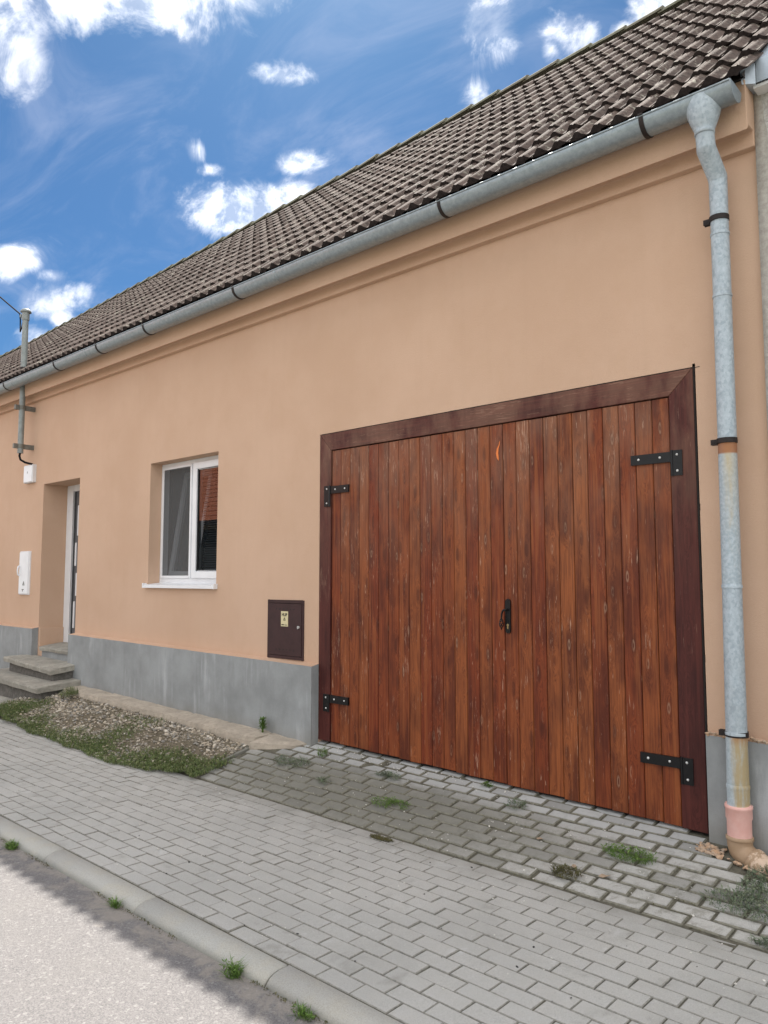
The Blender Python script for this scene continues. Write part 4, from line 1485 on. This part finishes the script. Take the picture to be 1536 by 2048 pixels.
MX, MY = -11.262, -.186
mast = empty('service_mast', (MX, MY, 3.45), 'grey pole bolted to the wall and rising past the gutter with a capped head', 'service mast')
m_ = MB()
m_.tube([(MX, MY, 3.44), (MX, MY, 4.46)], .040, 20)
m_.tube([(MX, MY, 4.462), (MX, MY, 4.66)], .052, 20)
m_.tube([(MX, MY, 4.64), (MX, MY, 5.44)], .042, 20)
m_.build('pole', 'pole_grey', mast)
m_ = MB()
m_.tube([(MX, MY, 4.655), (MX, MY, 4.66), (MX, MY, 4.69), (MX, MY, 4.70)], [.045, .050, .050, .045], 20)
m_.build('band', 'brown_bracket', mast)
m_ = MB()
m_.tube([(MX, MY, 5.40), (MX, MY, 5.41), (MX, MY, 5.52)], [.048, .052, .052], 20)
m_.box(MX - .085, MX - .035, MY - .03, MY + .03, 5.43, 5.50)
m_.tube([(MX - .06, MY - .055, 5.47), (MX - .06, MY + .055, 5.47)], .022, 10)
m_.build('mast_head', 'pole_grey', mast, bevel=0)
m_ = MB()
m_.tube([(MX, MY, 5.515), (MX, MY, 5.52), (MX, MY, 5.545), (MX, MY, 5.57), (MX, MY, 5.58)], [.06, .078, .070, .04, .012], 20)
m_.build('rain_cap', 'pole_grey', mast)
for zz in (4.105, 3.54):
    m_ = MB()
    m_.box(MX - .030, MX - .022 + .04, -.285, -.0, zz - .033, zz + .033)
    m_.tube([(MX, MY, zz - .03), (MX, MY, zz + .03)], .046, 16)
    for yy in (-.05, -.25):
        m_.tube([(MX - .05, yy, zz), (MX + .03, yy, zz)], .009, 8)
    m_.build('wall_bracket', 'bracket_galv', mast)
cl_ = MB()
cl_.tube([(MX, MY, 3.46), (MX, MY - .01, 3.40), (MX + .005, MY + .005, 3.345), (MX + .03, MY + .06, 3.31), (MX + .06, MY + .12, 3.295), (MX + .08, MY + .142, 3.290), (MX + .085, MY + .142, 3.275)], .015, 10)
cbl = cl_.build('cable_loop', 'cable_black', mast)
oc = MB()
A = Vector((MX - .075, MY, 5.47))
B = Vector((-12.30, MY - .0, 6.03))
dirv = (B - A).normalized()
pts = [A + dirv * s + Vector((0, 0, 0.0006 * s * s)) for s in (0, .3, .6, 1.0, 1.5, 2.5, 4, 6, 9, 12)]
oc.tube(pts, .011, 8)
oc.tube([A + dirv * .16, A + dirv * .14 + Vector((.01, 0, -.10)), A + Vector((-.10, 0, -.20)), A + Vector((-.055, 0, -.155)), A + Vector((.0, 0, -.045))], .010, 8)
tag(oc.build('overhead_cable', 'cable_black', None), 'black overhead cable running up and left from the mast head', 'cable')

# ------------------------------------------------------------------ steps, ledge
def rough_slab(name, corners, thick, mat, parent, nx=12, ny=5, amp=.006, seed=1):
    """corners: back-left, back-right, front-right, front-left on the upper face"""
    bl_, br_, fr_, fl_ = [Vector(c) for c in corners]
    mb = MB()
    def P(i, j):
        a, b = i / nx, j / ny
        p = bl_.lerp(br_, a).lerp(fl_.lerp(fr_, a), b)
        edge = 1.0 if (i in (0, nx) or j == ny) else 0.3
        nz = mnoise.noise(Vector((p.x * 5, p.y * 5, seed)))
        nzf = mnoise.noise(Vector((p.x * 17, p.y * 17, seed + 5)))
        q = p + Vector((0, 0, amp * (nz + .5 * nzf)))
        if j == ny:
            q += Vector((0, amp * 1.6 * nzf, -amp * .8))
        if i == nx:
            q += Vector((amp * 1.6 * nzf, 0, -amp * .8))
        if i == nx and j == ny:
            q += Vector((-.02, .02, 0))
        return q
    top = [[P(i, j) for j in range(ny + 1)] for i in range(nx + 1)]
    idx = lambda i, j: i * (ny + 1) + j
    flat = [p for r_ in top for p in r_]
    mb.add(flat, [(idx(i, j), idx(i + 1, j), idx(i + 1, j + 1), idx(i, j + 1)) for i in range(nx) for j in range(ny)], 0, True)
    rim = [top[0][j] for j in range(ny + 1)] + [top[i][ny] for i in range(1, nx + 1)] + [top[nx][j] for j in range(ny - 1, -1, -1)]
    n_ = len(rim)
    l1 = [p + Vector((0, 0, -thick * .25)) + Vector((random.uniform(-.004, .004), -random.uniform(.002, .008), 0)) for p in rim]
    l2 = [p + Vector((random.uniform(-.008, .008), random.uniform(0, .008), -thick)) for p in rim]
    mb.add(rim + l1 + l2, [(k, k + 1, n_ + k + 1, n_ + k) for k in range(n_ - 1)] + [(n_ + k, n_ + k + 1, 2 * n_ + k + 1, 2 * n_ + k) for k in range(n_ - 1)])
    return mb.build(name, mat, parent)
steps = empty('entrance_steps', (-10.3, -.3, .25), 'three worn concrete steps with overhanging slabs at the entrance door', 'steps')
rough_slab('step_slab', [(-10.865, .345, .742), (-9.80, .345, .742), (-9.80, -.055, .712), (-10.70, -.055, .716)], .05, 'step_concrete', steps, seed=3)
m_ = MB(); m_.box(-10.68, -9.80, -.03, .3, .50, .675); m_.build('riser', 'plinth_render', steps, bevel=.01)
rough_slab('step_slab', [(-11.02, -.02, .585), (-9.585, -.02, .560), (-9.575, -.405, .522), (-10.99, -.40, .590)], .065, 'step_concrete', steps, seed=8, amp=.008)
m_ = MB(); m_.box(-10.95, -9.62, -.345, -.0, .25, .50); m_.build('riser', 'riser_stone', steps, bevel=.012)
rough_slab('step_slab', [(-11.3, -.02, .400), (-9.405, -.02, .385), (-9.405, -.640, .340), (-11.2, -.60, .385)], .070, 'step_concrete', steps, seed=12, amp=.009)
m_ = MB(); m_.box(-11.2, -9.46, -.57, -.0, .10, .30); m_.build('riser', 'riser_stone', steps, bevel=.012)

ledge = empty('stone_ledge', (-7.4, -.2, .2), 'low ledge of worn pale stone blocks along the foot of the grey plinth', 'ledge')
xe = [-9.42, -8.55, -7.62, -6.9, -6.28, -5.655]
for a, b_ in zip(xe, xe[1:]):
    za, zb = lerp(.315, .232, (a + 9.42) / 3.8), lerp(.315, .232, (b_ + 9.42) / 3.8)
    rough_slab('stone_block', [(a + .004, -.07, za), (b_ - .004, -.07, zb), (b_ - .004, -.30, zb - .012), (a + .004, -.30, za - .012)], .16, 'ledge_stone', ledge, nx=10, ny=4, amp=.010, seed=a)
rough_slab('stone_block', [(-5.640, -.07, .228), (-5.185, -.055, .212), (-5.20, -.16, .200), (-5.632, -.375, .200)], .17, 'ledge_stone', ledge, nx=8, ny=5, amp=.014, seed=2.2)

# concrete patch at the foot of the steps
m_ = MB()
nx_, ny_ = 16, 6
vs = []
for i in range(nx_ + 1):
    for j in range(ny_ + 1):
        a, b_ = i / nx_, j / ny_
        xx, yy = lerp(-16, -9.55 - .8 * (1 - b_) * 0 - .7 * (b_ == 0), a), lerp(-.98, -.1, b_)
        vs.append((xx, yy, gz(xx, yy) * .95 + .012 + .006 * mnoise.noise(Vector((xx * 3, yy * 3, 0)))))
m_.add(vs, [(i * (ny_ + 1) + j, (i + 1) * (ny_ + 1) + j, (i + 1) * (ny_ + 1) + j + 1, i * (ny_ + 1) + j + 1) for i in range(nx_) for j in range(ny_)], 0, True)
tag(m_.build('concrete_path', 'step_concrete'), kind='structure')

# ------------------------------------------------------------------ gravel, grass, weeds
def front_edge(x_):
    return .045 * mnoise.noise(Vector((x_ * 2.7, 1, 31))) + .03 * mnoise.noise(Vector((x_ * 8, 1, 31))) + interp(x_, [(-10.2, -.95), (-9.4, -.99), (-8.6, -1.04), (-7.9, -1.09), (-7.3, -1.13), (-6.75, -1.17), (-6.3, -1.13), (-5.9, -1.03), (-5.5, -.94)])
def bedz(x_, y_):
    t_ = min(max((y_ + 1.12) / .82, 0), 1)
    return lerp(.004, interp(x_, [(-9.5, .240), (-6.4, .165), (-5.66, .115)]), t_)
gb_ = MB()
nx_, ny_ = 50, 12
for i in range(nx_ + 1):
    for j in range(ny_ + 1):
        xx = lerp(-9.9, -5.64, i / nx_)
        yy = lerp(front_edge(xx) + .03, -.27, j / ny_)
        gb_.v.append((xx, yy, bedz(xx, yy) + .004 + .012 * mnoise.noise(Vector((xx * 4, yy * 4, 7))) * (j > 0)))
for i in range(nx_):
    for j in range(ny_):
        a = i * (ny_ + 1) + j
        gb_.f.append((a, a + ny_ + 1, a + ny_ + 2, a + 1)); gb_.mi.append(0); gb_.sm.append(True)
tag(gb_.build('soil_strip', 'soil'), kind='structure')
ICO_V, ICO_F = [], []
ph = (1 + 5 ** .5) / 2
for a in (-1, 1):
    for b_ in (-ph, ph):
        ICO_V += [Vector((0, a, b_)).normalized(), Vector((a, b_, 0)).normalized(), Vector((b_, 0, a)).normalized()]
bmi = bmesh.new()
for p in ICO_V:
    bmi.verts.new(p)
bmesh.ops.convex_hull(bmi, input=bmi.verts)
bmi.verts.ensure_lookup_table(); bmi.verts.index_update()
ICO_V = [v.co.copy() for v in bmi.verts]
ICO_F = [tuple(v.index for v in f.verts) for f in bmi.faces]
bmi.free()
def stones(mb, cx, cy, cz, r_):
    rot = Euler((random.uniform(-.5, .5), random.uniform(-.5, .5), random.uniform(0, 6.28))).to_matrix()
    s = Vector((r_ * random.uniform(.8, 1.5), r_ * random.uniform(.7, 1.1), r_ * random.uniform(.4, .75)))
    sd_ = random.random() * 90
    vs = []
    for p in ICO_V:
        q = p * (1 + .28 * mnoise.noise(p * 1.7 + Vector((sd_, 0, 0))))
        vs.append(rot @ Vector((q.x * s.x, q.y * s.y, q.z * s.z)) + Vector((cx, cy, cz)))
    mb.add(vs, ICO_F)
def grassness(x_, y_):
    """where green covers the stones"""
    e = y_ - front_edge(x_)
    g = mnoise.noise(Vector((x_ * 1.6, y_ * 2.4, 4.4))) * .75 + mnoise.noise(Vector((x_ * 5, y_ * 5, 1.4))) * .35
    g += interp(e, [(0, .75), (.15, .55), (.35, .12), (.6, -.22), (.9, -.15)])
    g += .55 * math.exp(-((x_ + 7.15) / .45) ** 2) * (1 - abs(e - .3))
    g += .6 * math.exp(-((x_ + 9.3) / .35) ** 2 - ((y_ + .55) / .25) ** 2)
    g += .5 * math.exp(-((x_ + 7.6) / .4) ** 2 - ((y_ + .42) / .12) ** 2)
    g += .35 * math.exp(-((x_ + 6.1) / .4) ** 2 - ((y_ + .95) / .16) ** 2)
    return g
gv = MB()
for k in range(9000):
    xx = random.uniform(-10.0, -5.66)
    yy = random.uniform(front_edge(xx) - .02, -.30)
    if mnoise.noise(Vector((xx * 2.2, yy * 2.2, 20))) < -.18 and random.random() < .7 or random.random() < max(0, grassness(xx, yy) - .25) * .8:
        continue
    if random.random() < .28:
        r_ = random.uniform(.011, .020)
    else:
        r_ = random.uniform(.005, .011)
    stones(gv, xx, yy, bedz(xx, yy) + r_ * .35 + .006, r_)
tag(gv.build('gravel', 'gravel_stone'), kind='stuff')

def blade(mb, base, h, w_, lean, az, mi=0):
    dx, dy = math.cos(az), math.sin(az)
    px_, py_ = -dy * w_ / 2, dx * w_ / 2
    b0 = Vector(base)
    m1 = b0 + Vector((dx * lean * .35, dy * lean * .35, h * .6))
    t1 = b0 + Vector((dx * lean, dy * lean, h))
    s = Vector((px_, py_, 0))
    mb.add([b0 - s, b0 + s, m1 + s * .8, m1 - s * .8, t1], [(0, 1, 2, 3), (3, 2, 4)], mi)
def leaf(mb, base, L_, w_, az, el, mi=0):
    dv = Vector((math.cos(az) * math.cos(el), math.sin(az) * math.cos(el), math.sin(el)))
    sv = Vector((-math.sin(az), math.cos(az), 0)) * w_ / 2
    b0 = Vector(base)
    mid = b0 + dv * L_ * .5 + Vector((0, 0, L_ * .08))
    mb.add([b0, mid + sv, b0 + dv * L_, mid - sv], [(0, 1, 2, 3)], mi)
gr = MB()
cnt = 0
while cnt < 24000:
    xx = random.uniform(-10.0, -5.5)
    yy = random.uniform(front_edge(xx) - .05 - .07 * max(0, mnoise.noise(Vector((xx * 3, 1, 5)))), -.29)
    g = grassness(xx, yy)
    if random.random() > g - .12:
        continue
    z0 = bedz(xx, yy) + .004
    hgt = random.uniform(.012, .042) * (.7 + .6 * random.random())
    if random.random() < .6:
        leaf(gr, (xx, yy, z0 + random.uniform(0, .022)), random.uniform(.010, .026), random.uniform(.006, .012), random.uniform(0, 6.28), random.uniform(0, .9))
    else:
        blade(gr, (xx, yy, z0), hgt, random.uniform(.003, .006), random.uniform(.0, .03), random.uniform(0, 6.28))
    cnt += 1
tag(gr.build('grass', 'grass_blade'), kind='stuff')

def weed(name, label, loc, rx, ry, h, n_, mat, style='creep', group='weeds in the joints of the paving'):
    mb = MB()
    for k in range(int(n_ * 1.5)):
        a, q = random.uniform(0, 6.28), random.random() ** .6
        xx, yy = rx * q * math.cos(a), ry * q * math.sin(a)
        if mnoise.noise(Vector((loc[0] * 3 + xx * 9, loc[1] * 3 + yy * 12, 2))) < -.28:
            continue
        zb = (gz(loc[0] + xx, loc[1] + yy) - gz(loc[0], loc[1])) if loc[1] > -1 else 0.0
        if style == 'cushion':
            leaf(mb, (xx, yy, zb + random.uniform(0, .004)), random.uniform(.006, .013), random.uniform(.005, .009), random.uniform(0, 6.28), random.uniform(-.1, .35))
        elif style == 'creep':
            zz = zb + random.uniform(.0, h) * (1 - q * .6)
            if random.random() < .35:
                blade(mb, (xx, yy, zb), random.uniform(.3, 1) * h, .003, random.uniform(.01, .05), random.uniform(0, 6.28))
            else:
                leaf(mb, (xx, yy, zz), random.uniform(.014, .032), random.uniform(.006, .011), random.uniform(0, 6.28), random.uniform(-.2, .7))
        elif style == 'tuft':
            if random.random() < .45:
                leaf(mb, (xx * 1.3, yy, zb + random.uniform(0, h * .4)), random.uniform(.012, .030), random.uniform(.005, .010), random.uniform(0, 6.28), random.uniform(-.1, .9))
            else:
                blade(mb, (xx, yy, zb), h * random.uniform(.25, .95) * (1 - .5 * q), random.uniform(.002, .005), random.uniform(.3, 1.0) * h, random.uniform(0, 6.28))
        else:   # feathery upright leaves
            hh = h * random.uniform(.2, 1)
            leaf(mb, (xx * .5, yy * .5, zb + hh * .8), random.uniform(.02, .045), random.uniform(.008, .016), random.uniform(0, 6.28), random.uniform(-.1, 1.0))
            if k % 4 == 0:
                blade(mb, (xx * .2, yy * .2, zb), h * random.uniform(.6, 1), .004, .02, random.uniform(0, 6.28))
    o = mb.build(name, mat)
    o.location = loc
    return tag(o, label, 'weed', group)
def on_ramp(x_, y_):
    return (x_, y_, gz(x_, y_) + .008)
weed('weed', 'bright green weed clump on the ramp below the right half of the gate', on_ramp(-2.02, -.47), .155, .085, .05, 420, 'bright_leaf')
weed('weed', 'wispy grey-green weed sprawling near the foot of the downpipe', on_ramp(-1.33, -.45), .10, .22, .05, 460, 'weed_leaf')
weed('weed', 'sprawling grey-green weed mat below the drain pipe, lowest on the ramp', on_ramp(-1.30, -.66), .24, .12, .045, 520, 'weed_leaf')
weed('weed', 'small green weed clump in the damp mossy part of the ramp', on_ramp(-3.72, -.62), .17, .075, .035, 320, 'bright_leaf')
weed('weed', 'low weed close under the left part of the gate', on_ramp(-4.05, -.27), .12, .06, .03, 190, 'weed_leaf')
weed('weed', 'spreading weed mat at the end of the stone ledge by the gate', on_ramp(-5.0, -.42), .20, .10, .035, 380, 'weed_leaf')
weed('weed', 'upright green weed at the left foot of the gate', on_ramp(-4.86, -.20), .05, .035, .085, 150, 'bright_leaf')
weed('weed', 'tiny weed sprouting against the bottom edge of the gate boards', on_ramp(-3.28, -.06), .045, .02, .03, 80, 'bright_leaf')
weed('weed', 'thin weed below the gate handle, two rows from the boards', on_ramp(-2.93, -.22), .09, .07, .04, 120, 'weed_leaf')
weed('weed', 'brownish weed on the lower edge of the ramp near the dry leaves', on_ramp(-2.22, -.83), .09, .06, .045, 170, 'moss')
weed('weed', 'pair of grey-green weeds in the bottom joint of the ramp at right', on_ramp(-1.12, -.93), .12, .03, .035, 160, 'weed_leaf')
weed('weed', 'small weed left of the damp patch, below the ledge end', on_ramp(-4.45, -.55), .08, .05, .03, 110, 'weed_leaf')
weed('weed', 'flat olive moss cushion on the pavement below the ramp', (-3.42, -1.03, .004), .10, .038, .012, 420, 'moss', 'cushion')
weed('weed', 'young leafy weed growing on the stone ledge against the plinth', (-5.72, -.15, .235), .05, .03, .15, 110, 'bright_leaf', 'upright')
weed('weed', 'green leafy weed at the ledge beside the lowest step', (-9.15, -.36, .25), .16, .10, .10, 420, 'grass_blade', 'creep')
weed('grass_tuft', 'yellow-green grass tuft at the kerb foot, farthest from the camera', (-5.12, -2.63, -.045), .055, .03, .085, 130, 'bright_leaf', 'tuft', 'grass tufts along the kerb foot')
weed('grass_tuft', 'small grass tuft at the kerb foot beside the middle kerb joint', (-3.83, -2.625, -.045), .035, .02, .07, 80, 'bright_leaf', 'tuft', 'grass tufts along the kerb foot')
weed('grass_tuft', 'tall bright grass tuft at the kerb foot beside the nearest kerb joint', (-2.82, -2.635, -.045), .045, .03, .10, 190, 'bright_leaf', 'tuft', 'grass tufts along the kerb foot')
weed('grass_tuft', 'thin grass tuft at the kerb foot, nearest to the camera', (-2.36, -2.635, -.045), .05, .025, .055, 90, 'bright_leaf', 'tuft', 'grass tufts along the kerb foot')
# moss and litter in the joints
ms = MB()
for k in range(2600):
    xx = random.uniform(-5.6, -.9)
    r_ = random.randint(0, NR - 1)
    yy = YB + .01 + r_ * .1035 + random.gauss(0, .004)
    if mnoise.noise(Vector((xx * 2, yy * 4, 9))) < .05:
        continue
    leaf(ms, (xx, yy, gz(xx, yy) - .004), random.uniform(.006, .014), random.uniform(.004, .008), random.uniform(0, 6.28), random.uniform(0, .7))
for k in range(1500):
    xx = random.uniform(-9, -1.8)
    if mnoise.noise(Vector((xx * 1.5, 3, 1))) < -.1:
        continue
    leaf(ms, (xx, -2.612 + random.gauss(0, .010), -.044), random.uniform(.006, .016), random.uniform(.004, .008), random.uniform(0, 6.28), random.uniform(0, .9))
tag(ms.build('moss', 'moss'), kind='stuff')
fl_ = MB()
for k in range(520):
    if k < 330:
        xx = random.uniform(-5.2, -1.3); yy = random.uniform(-.97, -.03)
        if random.random() < .5:
            yy = -.03 - abs(random.gauss(0, .10)); xx = random.uniform(-5.15, -3.0)
        zz = gz(xx, yy) + .006
    else:
        xx = random.uniform(-7, -.6); yy = random.uniform(-2.4, -1.0); zz = .003
    stones(fl_, xx, yy, zz, random.choice((.0025, .003, .004, .0055)))
tag(fl_.build('chippings', 'flecks'), kind='stuff')
dk = MB()
for k in range(40):
    xx = random.uniform(-6, -.8); yy = random.uniform(-2.4, -1.0)
    stones(dk, xx, yy, .003, random.choice((.003, .004, .006)))
tag(dk.build('dark_crumbs', 'dark_pebble'), kind='stuff')
def dry_leaf(label, loc, s, az):
    mb = MB()
    P = [(-1, 0, .1), (-.4, .5, .35), (.3, .55, .1), (1, .1, .3), (.4, -.45, .35), (-.4, -.4, .05), (0, 0, .0)]
    vs = [Matrix.Rotation(az, 3, 'Z') @ Vector((a * s, b * s, c * s)) for a, b, c in P]
    mb.add(vs, [(6, i, (i + 1) % 6) for i in range(6)], 0, True)
    o = mb.build('dry_leaf', 'dry_leaf')
    o.location = loc
    tag(o, label, 'leaf', 'dry leaves on the ramp')
dry_leaf('curled pale dry leaf on the ramp, the right of the pair below the gate', on_ramp(-2.03, -.75), .035, .6)
dry_leaf('pale dry leaf beside the brownish weed, the left of the pair', on_ramp(-2.22, -.74), .028, 2.2)
dry_leaf('brown dry leaf two rows above the pair of pale leaves', on_ramp(-2.55, -.55), .028, .1)

# mortar lumps at the foot of the plinth by the pipe
ml = MB()
for k in range(90):
    xx = lerp(-1.76, -1.60, random.random()); yy = -.10 - .10 * random.random() - .25 * (xx + 1.76) * .6
    stones(ml, xx, yy, gz(xx, yy) + .006, random.choice((.005, .007, .009, .013, .02)))
for k in range(14):
    xx = lerp(-1.62, -1.25, random.random()); yy = -.19 - .45 * (xx + 1.62)
    stones(ml, xx, yy, gz(xx, yy) + .006, random.uniform(.008, .018))
tag(ml.build('mortar_rubble', 'mortar_lump'), 'crumbled peach mortar lumps on the ground between gate corner and drain pipe', 'rubble')

# ------------------------------------------------------------------ neighbour on the right
nb = empty('neighbour_house', (2.5, 0, .1), 'pale roughcast neighbouring house at the right edge with a light metal eave', 'house')
m_ = MB()
N_ = 60
edge = []
for i in range(N_ + 1):
    zz = lerp(-.1, 4.60, i / N_)
    e = interp(zz, [(0, -1.312), (2.4, -1.300), (3.5, -1.282), (4.15, -1.262), (4.3, -1.272), (4.52, -1.30), (4.6, -1.31)])
    edge.append((e + .012 * mnoise.noise(Vector((zz * 4, 0, 3))) + .008 * mnoise.noise(Vector((zz * 17, 0, 3))), zz))
vs = [(a, -.030, b_) for a, b_ in edge] + [(7.5, -.030, b_) for a, b_ in edge] + [(a - .004, .02, b_) for a, b_ in edge]
n_ = N_ + 1
m_.add(vs, [(i, n_ + i, n_ + i + 1, i + 1) for i in range(N_)] + [(2 * n_ + i, i, i + 1, 2 * n_ + i + 1) for i in range(N_)])
m_.add([(7.5, -.03, -.1), (7.5, 6, -.1), (7.5, 6, 4.52), (7.5, -.03, 4.52)], [(0, 1, 2, 3)])
m_.add([(XR + .01, 6, -.1), (7.5, 6, -.1), (7.5, 6, 4.52), (XR + .01, 6, 4.52)], [(0, 1, 2, 3)])
m_.build('wall', 'roughcast', nb)
m_ = MB()
vs, fs = [], []
for i in range(N_ + 1):
    a, zz = edge[i]
    l_ = XR - .003
    r_ = a + .022 + .016 * mnoise.noise(Vector((zz * 7, 4, 0)))
    vs += [(l_, -.006, zz), (l_ + .004, -.034, zz), (r_, -.036, zz), (r_ + .004, -.028, zz)]
for i in range(N_):
    for k in range(3):
        fs.append((i * 4 + k, i * 4 + k + 1, (i + 1) * 4 + k + 1, (i + 1) * 4 + k))
m_.add(vs, fs, 0, True)
m_.build('mortar_seam', 'grey_mortar', nb)
m_ = MB()
th = R(42)
ca, sa_ = math.cos(th), math.sin(th)
def slope_pt(s, nrm_, xx):
    return (xx, -.140 + s * ca - nrm_ * sa_, 4.675 + s * sa_ + nrm_ * ca)
for (xa, xb) in ((-1.268, 7.6),):
    P = [slope_pt(0, 0, xa), slope_pt(0, 0, xb), slope_pt(5.2, 0, xb), slope_pt(5.2, 0, xa)]
    Q = [(xa, -.140, 4.535), (xb, -.140, 4.535), slope_pt(5.2, -.16, xb), slope_pt(5.2, -.16, xa)]
    m_.add(P + Q, [(0, 1, 2, 3), (4, 7, 6, 5), (0, 4, 5, 1), (0, 3, 7, 4), (1, 5, 6, 2)])
m_.build('metal_eave', 'cap_metal', nb)
m_ = MB()
A0, A1 = Vector((-1.345, -.190, 4.665)), Vector((-1.270, -.143, 4.655))
m_.add([A0, A1, A1 + Vector((0, 0, -.125)), A0 + Vector((.012, 0, -.135)), A0 + Vector((0, .22, .10)), A1 + Vector((0, .2, .15)), A0 + Vector((.01, .2, -.12)), A1 + Vector((0, .2, -.12))],
       [(0, 3, 2, 1), (0, 1, 5, 4), (0, 4, 6, 3), (3, 6, 7, 2)])
m_.build('corner_flashing', 'cap_metal', nb)
m_ = MB()
m_.box(-1.290, 7.5, -.125, -.031, 4.515, 4.533)
m_.build('fascia', 'white_fascia', nb)

# ------------------------------------------------------------------ house across the road (seen only in the window pane)
fh = empty('opposite_house', (-24, -14, 0), 'low house across the road with an orange tiled roof, mirrored in the window', 'house')
m_ = MB()
m_.box(-36, -12, -18, -11.2, -.1, 3.75)
m_.build('wall', 'far_wall', fh)
m_ = MB()
thf = R(38)
for k in range(15):
    s0 = k * .34
    y0, z0 = -10.75 - s0 * math.cos(thf), 3.62 + s0 * math.sin(thf)
    y1, z1 = -10.75 - (s0 + .36) * math.cos(thf), 3.62 + (s0 + .36) * math.sin(thf)
    m_.add([(-36.3, y0, z0 + .05), (-11.7, y0, z0 + .05), (-11.7, y1, z1 + .015), (-36.3, y1, z1 + .015), (-36.3, y0, z0), (-11.7, y0, z0)], [(0, 3, 2, 1), (0, 1, 5, 4)])
m_.build('roof', 'far_tile', fh)
m_ = MB()
m_.add([(-36.3, -14.8, 6.8), (-11.7, -14.8, 6.8), (-11.7, -18.6, 3.6), (-36.3, -18.6, 3.6)], [(0, 1, 2, 3)])
m_.build('rear_roof', 'far_tile', fh)
for xx in (-32, -28.5, -19, -15.5):
    m_ = MB()
    m_.box(xx - .6, xx + .6, -11.23, -11.15, 1.0, 2.5)
    m_.build('window', 'grey_seal', fh)
m_ = MB(); m_.box(-26.5, -20.8, -11.24, -11.10, -.1, 3.35); m_.build('gate', 'grey_seal', fh)  # no known gate: dark panel added so the pane mirrors shade below the roof
m_ = MB(); m_.box(-36.3, -11.7, -10.86, -10.70, 3.50, 3.66); m_.build('gutter', 'brown_bracket', fh)
